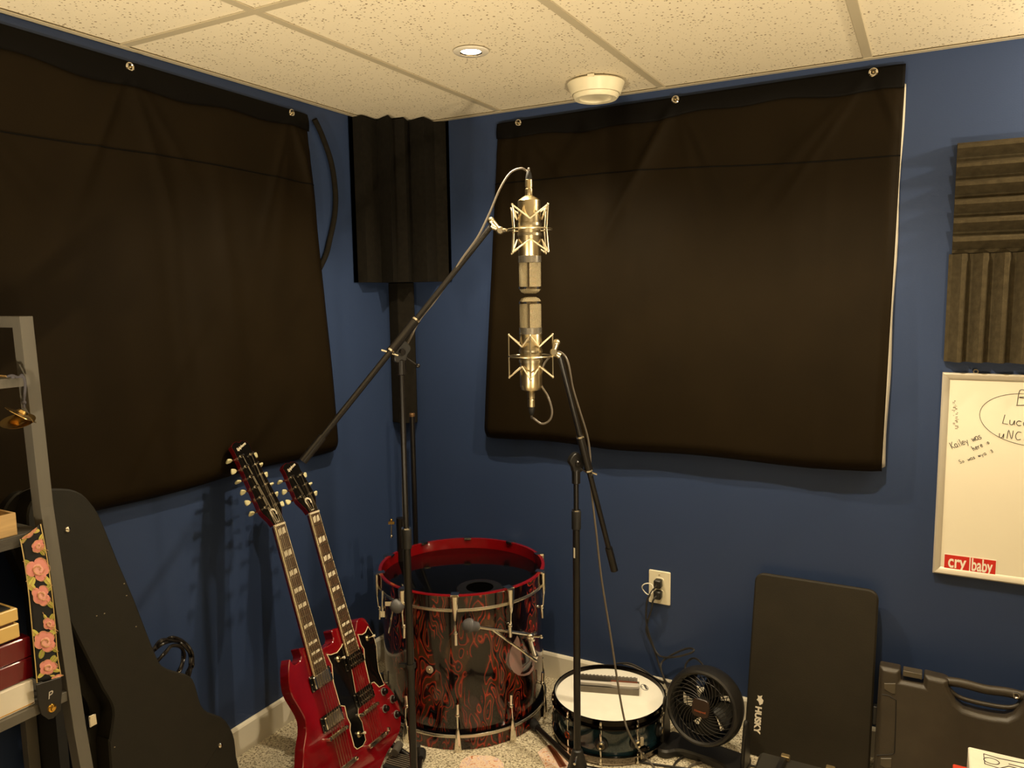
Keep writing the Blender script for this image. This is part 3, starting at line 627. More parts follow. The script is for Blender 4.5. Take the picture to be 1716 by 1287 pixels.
# ------------------------------------------------------------------ microphone stands
def pole(px_top, py_top, px_b, py_b, t_):
    return None
S1 = at(692, 1200, 1, 0); 
def vert_at(px, py, t_): q = dep(px, py, t_); return Vector((q.x, q.y, 0))
B1 = vert_at(689, 1150, 2.12)
def zray(base, py, px=None):            # height on the vertical pole where the photo row falls
    lo, hi = 0, 2.1
    for _ in range(40):
        m = (lo+hi)/2; d = Vector((base.x, base.y, m))-CAM; y = HH/2-FPX*d.dot(up)/d.dot(fw)
        if y > py: lo = m
        else: hi = m
    return lo
def boom_stand(label, B, rows, joint, tip, tail, ang0, legL=.33, tailcut=None):
    zj, zc_ = zray(B, rows[0]), zray(B, rows[1])
    t = thing('microphone_stand', label, 'microphone stand', B)
    V3 = lambda z, r=0, a_=0: Vector((B.x+r*math.cos(a_), B.y+r*math.sin(a_), z))
    MB().cyl(V3(.10), V3(zc_), .0105, seg=20).build('lower_pole', m_black, t)
    MB().cyl(V3(zc_), V3(zj-.02), .0075, seg=18).build('upper_pole', m_black, t)
    cl = MB().lathe([(.0108, -.055), (.0135, -.053), (.0138, -.002), (.0125, .0)], V3(zc_), seg=24).build('height_clutch', m_blackp, t)
    MB().lathe([(.0125, 0), (.0125, .003), (.0085, .004)], V3(zc_), seg=24).build('clutch_ring', m_chrome, cl)
    hub = MB().lathe([(.0112, .115), (.016, .112), (.020, .095), (.034, .045), (.036, .020), (.030, .012), (.010, .010)], V3(0), seg=10).build('hub', m_blackp, t)
    MB().cyl(V3(.10, .018, ang0+2.5), V3(.098, .05, ang0+2.5), .004, seg=8).build('hub_screw', m_chrome, hub)
    for k in range(3):
        a_ = ang0+k*2*math.pi/3
        lg = MB().tube([V3(.055, .02, a_), V3(.018, legL-.02, a_)], .0095, 12).build('leg', m_black, t)
        MB().tube([V3(.021, legL-.05, a_), V3(.018, legL-.03, a_), V3(.0175, legL-.005, a_), V3(.0175, legL, a_)], [.0125, .0165, .0165, .010], 14).build('foot', m_rub, lg)
    J = Vector(joint); T = Vector(tip); Tl = Vector(tail); Ax = (T-Tl).normalized()
    MB().lathe([(.0085, -.045), (.012, -.043), (.0125, -.006), (.009, -.003)], V3(zj), seg=20).build('top_collar', m_black, t)
    off = (J-V3(zj)); side = Vector((0, 0, 1)).cross(Ax); side.normalize()
    bk = MB().prism(sp2([(-.02, -.018), (-.018, .012), (-.004, .034), (.014, .030), (.026, .012), (.016, -.004), (.012, -.018), (0, -.024)], 3), V3(zj)-side*.009+Vector((0, 0, .012)), Vector((side.y, -side.x, 0)) if False else (Ax-Vector((0, 0, Ax.z))).normalized(), (0, 0, 1), side, .018, chamfer=.002).build('boom_clamp', m_blackp, t)
    MB().lathe([(0, .006), (.006, .006), (.009, .003), (.0095, 0)], V3(zj+.016)+side*.009, side, 20).lathe([(0, .006), (.006, .006), (.009, .003), (.0095, 0)], V3(zj+.016)-side*.009, -side, 20).build('pivot_bolt', m_black, bk)
    MB().cyl(V3(zj+.010), V3(zj-.02)+rt*.042, .0028, seg=8).sphere(V3(zj-.02)+rt*.044, .006, 10).build('locking_lever', m_black, bk)
    MB().tube([Tl, T], .0078, 16).build('boom_arm', m_black, t)
    MB().tube([J-Ax*.055, J+Ax*.045], .0118, 16).build('boom_sleeve', m_black, bk)
    MB().tube([J+Ax*.045, J+Ax*.050], .0125, 16).tube([J-Ax*.060, J-Ax*.055], .0125, 16).build('sleeve_ring', m_chrome, bk)
    MB().cyl(J-Ax*.062-rt*.022+up*.006, J-Ax*.062+rt*.022-up*.008, .0028, seg=8).build('boom_screw', m_chrome, bk)
    MB().tube([Tl-Ax*.002, Tl+Ax*.075], .0110, 16).build('tail_sleeve', m_black, t)
    if tailcut:
        kind_, row = tailcut; zk = zray(B, row)
        if kind_ == 'clip': MB().lathe([(.0108, -.006), (.0145, -.006), (.0145, .006), (.0108, .006)], V3(zk), seg=20, closed=True).box(V3(zk)-rt*.022, (.020, .010, .010), rt, up).build('cable_clip', m_blackp, t)
        else:
            fr_ = (CAM-V3(zk)); fr_.z = 0; fr_.normalize(); dd_ = (fr_-rt0*.75).normalized()
            MB().box(V3(zk)+dd_*.0106, (.005, .0006, .030), Vector((-dd_.y, dd_.x, 0)), dd_).build('paper_label', m_white, t, smooth=False)
    return t, Ax, J
def on_line(J, T, px, py):              # extend the boom from T through J to where the photo shows its tail
    # closest point on the 3D line to the pixel's ray
    d1 = (J-T).normalized(); d2 = ray(px, py).normalized(); w0 = J-CAM; b = d1.dot(d2); s_ = (b*d2.dot(w0)-d1.dot(w0))/(1-b*b); return J+d1*s_
z1 = zray(B1, 592)
Jt = dep(672, 572, (Vector((B1.x, B1.y, z1))-CAM).dot(fw)-.03)
T1 = dep(823, 379, 2.10)
Jt = dep(678, 560, (Vector((B1.x, B1.y, z1))-CAM).dot(fw)-.012)
Tl1 = on_line(Jt, T1, 497, 764)
fl_ = at(705, 1268, 2, .0175); boom_stand('tall black boom microphone stand in front of the guitar and bass drum', B1, (600, 886), Jt, T1, Tl1, math.atan2(fl_.y-B1.y, fl_.x-B1.x), legL=math.hypot(fl_.y-B1.y, fl_.x-B1.x)+.03, tailcut=('clip', 1115))
B2 = vert_at(967, 1150, 2.27)
z2 = zray(B2, 775); J2 = dep(979, 757, (Vector((B2.x, B2.y, z2))-CAM).dot(fw)-.012); T2 = dep(938, 596, 2.105); Tl2 = on_line(J2, T2, 1043, 952)
ft = at(893, 1212, 2, .017); a2_ = math.atan2(ft.y-B2.y, ft.x-B2.x); L2 = math.hypot(ft.y-B2.y, ft.x-B2.x)
boom_stand('black boom microphone stand in front of the snare drum', B2, (785, 856), J2, T2, Tl2, a2_, legL=L2+.01, tailcut=('label', 925))
# folded stand in the corner
t = thing('folded_stand', 'black folded stand leaning in the corner behind the bass drum', 'stand', (.085, -.10, 0))
c1 = Vector((.128, -.098, 0)); 
zt3 = zray(c1, 693); MB().tube([(c1.x, c1.y, .02), (c1.x, c1.y, zt3)], .0105, 14).build('pole', m_black, t)
MB().lathe([(.0105, 0), (.012, .001), (.012, .01), (.009, .014), (0, .014)], (c1.x, c1.y, zt3-.012), seg=18).build('end_cap', mat('worn_brass_cap', (120, 90, 60), .4, .6), t)
c2 = vert_at(672, 900, 2.86); MB().tube([(c2.x, c2.y, .02), (c2.x, c2.y, zray(c2, 868))], .016, 14).build('pole', m_black, t)
k2 = dep(656, 876, 2.83); kb = MB().box(k2, (.022, .010, .012), rt, up).sphere(k2+up*.010-rt*.001, .006).build('clamp', m_brass, t)
MB().cyl(k2-up*.006, k2-up*.048, .0022, seg=8).sphere(k2-up*.050, .006, 10).build('clamp_lever', m_chrome, kb)
MB().tube([(c2.x, c2.y, .06), (c2.x+.05, c2.y-.03, .012)], .008, 10).build('leg', m_black, t)
MB().tube([(c1.x, c1.y, .35), (c1.x, c1.y, .38), (c2.x, c2.y, .38)], .006, 8).build('link_bar', m_black, t)

# ------------------------------------------------------------------ microphones
mc = dep(888.5, 495, 2.10); MX = Vector((mc.x, mc.y, 0)); PXM = FPX/2.10
def mz(py): return zray(MX, py)
def microphone(label, z_tip, s, body_rows, clipside):
    # s=+1: head at the bottom (hangs upside down); lengths measured from the head tip away
    t = thing('microphone', label, 'microphone', (MX.x, MX.y, z_tip))
    O = Vector((MX.x, MX.y, z_tip)); A = Vector((0, 0, s)); R = .0305
    hl, rg, bl_ = .083, .018, .150
    m_mesh = MATS.get('grille_mesh') 
    if not m_mesh:
        m_mesh = mat('grille_mesh', (236, 220, 180), .55, .7); vv = coord(m_mesh)
        sp3 = nd(m_mesh, 'ShaderNodeSeparateXYZ'); lk(m_mesh, vv, sp3.inputs[0]); at2 = nd(m_mesh, 'ShaderNodeMath', operation='ARCTAN2'); lk(m_mesh, sp3.outputs[1], at2.inputs[0]); lk(m_mesh, sp3.outputs[0], at2.inputs[1])
        def sn(src, k):
            a = nd(m_mesh, 'ShaderNodeMath', operation='MULTIPLY'); lk(m_mesh, src, a.inputs[0]); a.inputs[1].default_value = k; b = nd(m_mesh, 'ShaderNodeMath', operation='SINE'); lk(m_mesh, a.outputs[0], b.inputs[0]); return b.outputs[0]
        ad = nd(m_mesh, 'ShaderNodeMath', operation='MULTIPLY'); lk(m_mesh, sn(at2.outputs[0], 52), ad.inputs[0]); lk(m_mesh, sn(sp3.outputs[2], 1750), ad.inputs[1])
        base(m_mesh, ramp(m_mesh, ad.outputs[0], [(.0, lin((70, 60, 42))), (.30, lin((240, 224, 184)))])); bump(m_mesh, ad.outputs[0], .8, .0012)
    MB().lathe([(0, 0), (.016, .0005), (.024, .004), (.029, .011), (.0295, .013)], O, A, 48).lathe([(.0298, .018), (.0298, hl)], O, A, 48).build('grille', m_mesh, t)
    gb = MB().lathe([(.0296, .012), (.0312, .013), (.0312, .0185), (.0296, .0195)], O, A, 48)
    for k in range(3):
        a_ = R_(-70+120*k); pr = Vector((math.cos(a_), math.sin(a_), 0))*.0303
        gb.box(O+pr+A*(.018+(hl-.018)/2), (.002, .005, hl-.018), pr, pr.cross(A))
    gb.build('grille_band', m_chrome, t)
    MB().lathe([(.0296, hl), (.0312, hl+.0005), (.0312, hl+rg), (.0300, hl+rg+.0005)], O, A, 48).build('chrome_ring', m_silver, t)
    e = hl+rg
    MB().lathe([(R-.0005, e), (R, e+.001), (R, e+bl_-.003), (R-.003, e+bl_), (.020, e+bl_+.005), (.012, e+bl_+.010), (0, e+bl_+.010)] if s > 0 else [(R-.0005, e), (R, e+.001), (R, e+bl_-.006), (R-.004, e+bl_+.004), (.012, e+bl_+.008), (0, e+bl_+.008)], O, A, 48).build('body', m_nickel, t)
    e2 = e+bl_+.008
    cn = MB().lathe([(.0095, e2-.002), (.0105, e2), (.0105, e2+.020), (.0092, e2+.021), (.0092, e2+.024), (.0100, e2+.025), (.0100, e2+.044), (.0085, e2+.045)], O, A, 28).build('connector', m_nickel, t)
    MB().lathe([(.0088, e2+.044), (.0088, e2+.052), (.0060, e2+.064), (.0036, e2+.068)], O, A, 24).build('strain_relief', m_rub, cn)
    cend = O+A*(e2+.068)
    # shock mount
    zc_ = e+bl_*.56 if s > 0 else e+bl_*.42
    zc_ = {1: e+.071, -1: e+.061}[s]
    sm = thing('shock_mount', label.replace('microphone', 'wire shock mount').split(',')[0]+' holding it' if False else '', 'shock mount', O+A*zc_)
    MB().lathe([(R+.0003, zc_-.017), (R+.0022, zc_-.017), (R+.0022, zc_-.010), (R+.0003, zc_-.010)], O, A, 48, closed=True).lathe([(R+.0003, zc_+.010), (R+.0022, zc_+.010), (R+.0022, zc_+.017), (R+.0003, zc_+.017)], O, A, 48, closed=True).build('clamp_ring', m_mount, sm)
    ro_ = .0605; rc_ = .067 if s > 0 else .0605
    MB().tube([O+A*zc_+Vector((math.cos(a_)*ro_, math.sin(a_)*ro_, 0)) for a_ in [i*math.pi/24 for i in range(48)]], .0022, 8, closed=True).build('outer_ring', m_mount, sm)
    rot0 = R_(-62.8+48) if s > 0 else R_(-64)
    hh = .0615 if s > 0 else .059
    for k in range(4):
        a_ = rot0+k*math.pi/2; er = Vector((math.cos(a_), math.sin(a_), 0)); 
        up_ = O+A*(zc_+hh)+er*rc_; dn = O+A*(zc_-hh)+er*rc_
        MB().tube([up_, O+A*zc_+er*ro_, dn], .0020, 8).build('cage_rod', m_mount, sm)
        a2 = a_+math.pi/4; a3 = a_-math.pi/4
        for P_, dz in ((up_, .027), (dn, -.027)):
            for aa in (a2, a3):
                Q = O+A*(zc_+dz)+Vector((math.cos(aa), math.sin(aa), 0))*(R+.003)
                MB().tube([P_, Q], .0021, 7).build('elastic_cord', mat('pale_elastic', (216, 200, 168), .6), sm)
            MB().sphere(P_, .0036, 10).build('hook_tip', m_mount, sm)
    return t, sm, cend, O+A*zc_
m1, sm1, ce1, mc1 = microphone('champagne-coloured large studio microphone hanging upside down, upper of the two', mz(492), 1, None, 'left')
m2, sm2, ce2, mc2 = microphone('champagne-coloured large studio microphone standing upright, lower of the two', mz(497.5), -1, None, 'right')
sm1['label'] = 'wire cage shock mount gripping the upper hanging microphone'; sm2['label'] = 'wire cage shock mount gripping the lower upright microphone'
# logo on the lower body
lp = Plane(MX+Vector((0, 0, 0)), rt0, (0, 0, 1)); 
front = (CAM-MX); front.z = 0; front.normalize(); lz = mz(569); Lc = Vector((MX.x, MX.y, lz))+front*.0312-rt0*.008
lpl = Plane(Lc, Vector((-front.y, front.x, 0)), (0, 0, 1)); lpl.N = front; lpl.U = Vector((-front.y, front.x, 0)); lpl.V = Vector((0, 0, 1))
MB().tube([lpl.w(.0065*math.cos(a_), .0065*math.sin(a_), -.0006) for a_ in [i*math.pi/14 for i in range(28)]], .0006, 5, closed=True).build('logo_ring', m_ink, m2)
MB().tube(spl([lpl.w(a_, b_, -.0004) for a_, b_ in ((.0035, .003), (.0, .0042), (-.003, .002), (0, 0), (.003, -.002), (0, -.0042), (-.0035, -.003))], 4), .0007, 5).build('logo_letter', m_ink, m2)
# swivel clips joining mounts to booms
def clip(sm, ctr, tip, label=None):
    d = tip-ctr; d.z = 0; d.normalize(); side = Vector((0, 0, 1)).cross(d)
    Q = ctr+d*.0605; K = dep(*((838, 386) if sm is sm1 else (928, 590)), 2.102)
    MB().tube([Q-side*.014, Q+d*.006, K], [.0035, .0055, .006], 10).tube([Q+side*.014, Q+d*.006], .0035, 8).build('bracket', m_mount, sm)
    kn = MB().lathe([(0, .009), (.008, .009), (.0105, .006), (.011, 0), (.0105, -.006), (.008, -.009), (0, -.009)], K, (CAM-K).normalized(), 20).build('swivel_knob', m_mount, sm)
    MB().tube([K, tip+(K-tip)*.25, tip], [.006, .008, .0095], 14).build('thread_adapter', m_mount, sm)
    cap = dep(*((823, 370) if sm is sm1 else (933, 574)), 2.10)
    MB().tube([K+(cap-K)*.2, cap], [.007, .0095], 14).sphere(cap, .0105, 14).build('swivel_cap', m_mount, sm)
clip(sm1, mc1, T1); clip(sm2, mc2, T2)
# cables
def td(p, dt): # shift a point along the view direction
    return p+(p-CAM).normalized()*dt
tt = lambda P: (P-CAM).dot(fw)
cb1 = [ce1-Vector((0, 0, .006)), ce1+Vector((0, 0, .006))] + [dep(884, 287, 2.10), dep(873, 282, 2.10), dep(855, 290, 2.10), dep(838, 316, 2.09), dep(820, 358, 2.08), dep(800, 398, 2.065), dep(774, 434, 2.06), dep(752, 470, 2.05), dep(728, 505, 2.05), dep(704, 535, 2.05), dep(690, 562, 2.06)]
zz1 = lambda py, px: dep(px, py, tt(Vector((B1.x, B1.y, zray(B1, py))))+(.004 if py < 880 else .021))
cb1 += [dep(678, 590, 2.09), zz1(640, 673), zz1(700, 675), zz1(760, 675), zz1(820, 675.5), zz1(870, 677), zz1(930, 681), zz1(1000, 683), zz1(1100, 684), zz1(1200, 687)]
e_ = zz1(1240, 700); cb1 += [Vector((e_.x+.01, e_.y-.02, .12)), Vector((e_.x+.06, e_.y-.05, .012)), Vector((e_.x+.22, e_.y-.16, .006)), Vector((1.35, -1.35, .006))]
tag(MB().tube(spl(cb1, 8), .0030, 8).build('microphone_cable', m_cableg), 'cable arching from the upper microphone down the tall left stand', 'cable')
cb2 = [ce2+Vector((0, 0, .006)), ce2-Vector((0, 0, .006))] + [dep(894, 701, 2.10), dep(908, 710, 2.095), dep(921, 704, 2.09), dep(925, 688, 2.085), dep(918, 664, 2.085), dep(906, 641, 2.14), dep(912, 610, 2.16), dep(930, 592, 2.15), dep(942, 592, 2.13), dep(952, 608, 2.12), dep(960, 650, 2.15), dep(972, 690, 2.18), dep(984, 730, 2.21), dep(989, 765, 2.22), dep(990, 810, 2.22), dep(1000, 900, 2.22), dep(1008, 970, 2.22), dep(1024, 1070, 2.215), dep(1036, 1150, 2.21), dep(1045, 1200, 2.215), dep(1053, 1226, 2.20)]
f1 = at(1075, 1262, 2, .006); f2 = at(1110, 1300, 2, .006)
cb2 += [dep(1064, 1246, 2.235), at(1076, 1263, 2, .042), at(1090, 1278, 2, .007), f2, at(1180, 1340, 2, .006)]
tag(MB().tube(spl(cb2, 8), .0030, 8).build('microphone_cable', m_cableg), 'cable looping under the lower microphone and trailing past the snare', 'cable')
def fcable(pxs, r, m, label):
    return tag(MB().tube(spl([at(x, y, 2, r+.001) for x, y in pxs], 8), r, 8).build('floor_cable', m), label, 'cable')
fcable([(985, 1256), (1010, 1262), (1040, 1270), (1080, 1278), (1120, 1284), (1180, 1292), (1240, 1300)], .0035, m_cable, 'dark cable running along the carpet in front of the snare drum')
fcable([(1127, 1292), (1133, 1277), (1150, 1267), (1180, 1266), (1215, 1275), (1250, 1281), (1300, 1292)], .0035, m_cable, 'dark cable curling on the carpet in front of the fan')
fcable([(1150, 1296), (1158, 1283), (1180, 1277), (1205, 1278), (1240, 1287), (1262, 1300)], .0035, m_cableg, 'grey cable curling inside the dark one in front of the fan')
cq = [at(1033, 1112, 1, -.055), at(1055, 1112, 1, -.05), at(1080, 1124, 1, -.06), at(1100, 1138, 1, -.09), at(1122, 1146, 1, -.13)]
tag(MB().tube(spl(cq, 8), .0034, 8).build('floor_cable', m_cable), 'black cord bundle bridging from behind the snare toward the fan', 'cable')
cq = [at(1036, 1111, 1, -.045), at(1060, 1117, 1, -.04), at(1085, 1130, 1, -.05), at(1112, 1146, 1, -.11)]
tag(MB().tube(spl(cq, 8), .0025, 8).build('floor_cable', m_cableg), 'thin grey cord lying over the black cord behind the snare', 'cable')
cq = [at(1146, 1135, 1, -.05), at(1150, 1112, 1, -.03), at(1163, 1103, 1, -.03), at(1176, 1112, 1, -.06), at(1180, 1125, 1, -.1)]
tag(MB().tube(spl(cq, 8), .0034, 8).build('fan_cord', m_cable), 'short black cord arching up behind the desk fan', 'cable')

# ------------------------------------------------------------------ desk fan
t0 = at(1186, 1262, 2, 0); FC0 = Vector((1.315, -.285, 0)); 
fdir = Vector((-.10, -1, .20)).normalized(); FC = dep(1181, 1182, (FC0+Vector((0, 0, .13))-CAM).dot(fw))
FU = Vector((0, 0, 1)).cross(fdir).normalized()*-1; FV = fdir.cross(FU)*-1
t = thing('desk_fan', 'small round black desk fan on the carpet between snare drum and mat', 'fan', (FC.x, FC.y, 0))
FR = .120
m_fan = varied(mat('black_fan_plastic', (30, 28, 26), .38), (30, 28, 26), .1, 20)
MB().lathe([(.100, .036), (.106, .040), (.112, .037), (.118, .020), (FR, -.005), (.114, -.035), (.100, -.052), (.090, -.052), (.104, -.030), (.108, 0), (.102, .028)], FC, fdir, 72, closed=True).build('housing', m_fan, t)
gr = MB(); n = 30
for k in range(n):
    a0_ = 2*math.pi*k/n; pts = []
    for i in range(9):
        q = i/8; r_0 = .028+(.104-.028)*q; a_ = a0_-1.15*q**.8; pts.append(FC+(FU*math.cos(a_)+FV*math.sin(a_))*r_0+fdir*(.036-.006*q*q))
    gr.tube(pts, .0011, 5, caps=False)
for r_0 in (.080,): gr.tube([FC+(FU*math.cos(a_)+FV*math.sin(a_))*r_0+fdir*.030 for a_ in [i*math.pi/36 for i in range(72)]], .0011, 5, closed=True)
gr.build('front_grille', mat('grille_plastic', (40, 37, 33), .4), t)
hubp = Plane(FC+fdir*.040, FU, FV); hubp.N = fdir
hb = MB().prism(sp2([(-.026, -.020), (-.024, .022), (0, .028), (.024, .022), (.026, -.020), (0, -.027)], 3), FC+fdir*.030, FU, FV, fdir, .010, chamfer=.002).build('grille_badge', mat('dark_brown_badge', (46, 30, 20), .4), t)
vf = FV if FV.z > 0 else -FV; uf = vf.cross(fdir); lpn = Plane(FC+fdir*.040, uf, vf); lpn.N = fdir; lpn.U = uf; lpn.V = vf
text('lettering', 'Honeywell', lpn, 0, -.012, .0085, mat('badge_print', (150, 74, 40), .5), hb, n=.0006, align='CENTER', bold=.0002)
bd = MB()
for k in range(5):
    a0_ = 2*math.pi*k/5
    def bf(u_, v_): r_0 = .028+.068*v_; a_ = a0_+u_*.95+.35*v_; return FC+(FU*math.cos(a_)+FV*math.sin(a_))*r_0+fdir*(-.012+.026*u_)
    bd.grid(bf, 8, 6)
bd.lathe([(0, .02), (.024, .018), (.028, .01), (.028, -.02)], FC, fdir, 28)
bd.build('fan_blades', mat('blade_plastic', (16, 16, 16), .5), t, solid=.0015)
rg = MB(); 
for k in range(40):
    a_ = 2*math.pi*k/40; e = FU*math.cos(a_)+FV*math.sin(a_); rg.tube([FC+e*.03-fdir*.045, FC+e*.098-fdir*.040], .0011, 5)
for r_0 in (.05, .075, .098): rg.tube([FC+(FU*math.cos(a_)+FV*math.sin(a_))*r_0-fdir*.044 for a_ in [i*math.pi/24 for i in range(48)]], .0014, 5, closed=True)
rg.build('rear_grille', m_fan, t)
MB().lathe([(0, -.075), (.030, -.07), (.035, -.045), (0, -.044)], FC, fdir, 28).build('motor_housing', m_fan, t)
hf = Vector((fdir.x, fdir.y, 0)).normalized(); hs = Vector((-hf.y, hf.x, 0))
Bf = Vector((FC.x, FC.y, 0))
MB().prism(sp2([(-.135, -.055), (-.135, .045), (-.09, .06), (.09, .06), (.135, .045), (.135, -.055), (.10, -.065), (.06, -.03), (-.06, -.03), (-.10, -.065)], 3), Bf, hs, -hf, (0, 0, 1), .028, chamfer=.006).build('base', m_fan, t)
for s in (-1, 1):
    MB().prism(sp2([(-.028, 0), (-.020, .10), (-.008, .145), (.008, .145), (.020, .10), (.028, 0)], 3), Bf+hs*s*.124+Vector((0, 0, .022)), hf, (0, 0, 1), hs*s, .012, chamfer=.003).build('support_arm', m_fan, t)

# ------------------------------------------------------------------ kneeling mat leaning on the wall
m_mat = varied(mat('dark_foam_mat', (48, 42, 33), .6, spec=.3), (37, 32, 22), .1, 14, .2, 350)
TLp = at(1267, 958, 1, -.035); TRp = at(1473, 994, 1, -.035); topz = (TLp.z+TRp.z)/2
wid = TRp.x-TLp.x; hgt = .545; leany = .12; topz = TLp.z
bz_ = Vector((0, -math.sin(R_(13)), -math.cos(R_(13))))
botz = .002
Lm = (TLp.z-botz)/-bz_.z
mpl = Plane(Vector((TLp.x, TLp.y, TLp.z))+bz_*Lm, (1, 0, 0), -bz_); 
nrm = Vector((0, -math.cos(R_(13)), math.sin(R_(13)))); mpl.N = nrm; mpl.U = Vector((1, 0, 0)); mpl.V = -bz_
o_ = []
rr = .028
for cx_, cy_, s0 in ((wid-rr, Lm-rr, 0), (rr, Lm-rr, 90), (rr, rr, 180), (wid-rr, rr, 270)):
    for k in range(6): a_ = R_(s0+18*k); o_.append((cx_+rr*math.cos(a_), cy_+rr*math.sin(a_)))
t = thing('kneeling_mat', 'dark rounded rectangular foam mat leaning upright against the blue wall', 'mat', mpl.w(wid/2, 0, 0))
MB().prism(o_, mpl.w(0, 0, -.012), mpl.U, mpl.V, nrm, .026, chamfer=.005).build('mat_body', m_mat, t)
m_prw = mat('white_print', (225, 215, 195), .6)
u0, v0 = mpl.px(1279, 1190)
text('lettering', 'HUSKY', mpl, mpl.px(1268, 1181)[0], mpl.px(1268, 1181)[1], .026, m_prw, t, rot=-math.pi/2, n=.0142, bold=.0012)
dg = [(0, 0), (.010, .004), (.016, .012), (.020, .006), (.018, -.004), (.010, -.010), (.012, -.016), (.004, -.012), (-.004, -.008)]
ux, vx_ = mpl.px(1275, 1172)
MB().prism([(a_*1.05, b_*1.05) for a_, b_ in [(0, -.014), (.008, -.008), (.010, .002), (.004, .008), (.006, .016), (-.002, .012), (-.008, .014), (-.006, .006), (-.010, 0), (-.004, -.004)]], mpl.w(ux, vx_, .0142), mpl.U, mpl.V, nrm, .0004).build('dog_head_mark', m_prw, t, smooth=False)

# ------------------------------------------------------------------ black plastic case with handle on the right
m_case = varied(mat('textured_black_case_plastic', (58, 51, 40), .42), (56, 49, 39), .12, 18, .25, 420)
m_case2 = mat('case_latch_plastic', (76, 68, 54), .4)
ca_ = R_(9); cv = Vector((0, math.sin(ca_), math.cos(ca_))); cn_ = Vector((0, -math.cos(ca_), math.sin(ca_)))
ct_ = at(1476, 1120, 1, -.135); Lc_ = ct_.z/cv.z
cpl = Plane(ct_-cv*Lc_, (1, 0, 0), cv); cpl.N = cn_; cpl.U = Vector((1, 0, 0)); cpl.V = cv
def cp(x, y): return cpl.px(1460+x/6.703, 1100+y/6.703)
topo = [cp(90, 110), cp(330, 100), cp(335, 280), cp(585, 290), cp(600, 110), cp(820, 125), cp(880, 155), cp(870, 240), cp(960, 440), cp(1040, 500), cp(1200, 545), cp(1540, 600), cp(1600, 590)]
e_ = cp(1600, 590); cw = .62; 
mir = [(2*cp(1290, 300)[0]-a_, b_) for a_, b_ in topo[:-2]][::-1]
t = thing('carrying_case', 'large black moulded plastic case with handle leaning under the whiteboard', 'case', cpl.w(.3, 0, 0))
topz_ = cp(90, 110)[1]
mir = [(2*cp(1290, 300)[0]-a_, b_) for a_, b_ in topo][::-1]
yv = lambda f: f
def flat(v_, ref): return v_
# heights taken from the left half so that both halves match
hN = [topz_, topz_, topz_-.030, topz_-.030, topz_, topz_-.002, topz_-.006, topz_-.020, topz_-.060, topz_-.074, topz_-.078, topz_-.078, topz_-.078]
left = [(topo[i][0], hN[i]) for i in range(13)]; cxm = cp(1290, 300)[0]
left = [p_ for p_ in left if p_[0] < cxm]
outl = left+[(2*cxm-a_, b_) for a_, b_ in left][::-1]
outl = outl+[(outl[-1][0]+.004, .01), (outl[-1][0]-.006, 0), (outl[0][0]+.006, 0), (outl[0][0]-.003, .01)]
MB().prism(outl, cpl.w(0, 0, -.075), cpl.U, cpl.V, cn_, .075, chamfer=.011).build('case_shell', m_case, t, bevel=.004)
# handle
hx0, hx1 = cp(800, 150)[0], 2*cxm-cp(800, 150)[0]
ho = [(hx0, topz_-.004), (hx1, topz_-.004), (hx1, topz_-.020), (hx1-.03, topz_-.052), (cxm+.035, topz_-.060), (cxm-.035, topz_-.060), (hx0+.03, topz_-.052), (hx0, topz_-.020)]
hm = MB(); arc = []
for x0_h, x1_h, zz_, th_ in ((hx0, hx1, topz_-.012, .0130),): 
    hm.tube(spl([cpl.w(x0_h, zz_-.004, -.035), cpl.w(x0_h+.05, zz_, -.035), cpl.w(cxm, zz_-.004, -.035), cpl.w(x1_h-.05, zz_, -.035), cpl.w(x1_h, zz_-.004, -.035)], 6), th_, 14)
hm.build('handle', m_case, t)
MB().tube(spl([cpl.w(hx0+.014, topz_-.030, -.035), cpl.w(hx0+.045, topz_-.052, -.035), cpl.w(cxm, topz_-.057, -.035), cpl.w(hx1-.045, topz_-.052, -.035), cpl.w(hx1-.014, topz_-.030, -.035)], 6), .0065, 12).build('handle_rail', m_case, t)
pv = cp(1645, 350); MB().lathe([(.004, .001), (.006, .003), (.0085, .003), (.0095, 0)], cpl.w(pv[0], topz_-.013, -.023), cn_, 20).build('handle_pivot', m_chrome, t)
MB().box(cpl.w((topo[2][0]+topo[3][0])/2, topz_-.010, -.036), (.050, .016, .05), cpl.U, cpl.V).build('latch', m_case2, t, bevel=.002)
ft_ = lambda pts, nm, mm, h=.004: MB().prism([cp(*q) for q in pts], cpl.w(0, 0, -.001), cpl.U, cpl.V, cn_, h, chamfer=.0015).build(nm, mm, t)
ft_([(145, 300), (275, 300), (272, 420), (235, 420), (145, 365)], 'hinge_pad', m_case2); ft_([(105, 1140), (230, 1140), (225, 1250), (150, 1250), (100, 1220)], 'hinge_pad', m_case2)
gl = [(120, 425), (200, 440), (280, 490), (275, 700), (262, 1085), (235, 1100), (60, 1110)]
MB().tube([cpl.w(*cp(*q), .0005) for q in gl], .0014, 6).build('moulded_groove', mat('groove_dark', (8, 7, 6), .6), t)
MB().box(cpl.w(outl[0][0]-.006, topz_-.155, -.04), (.012, .055, .03), cpl.U, cpl.V).build('side_latch', m_blackp, t, bevel=.003)
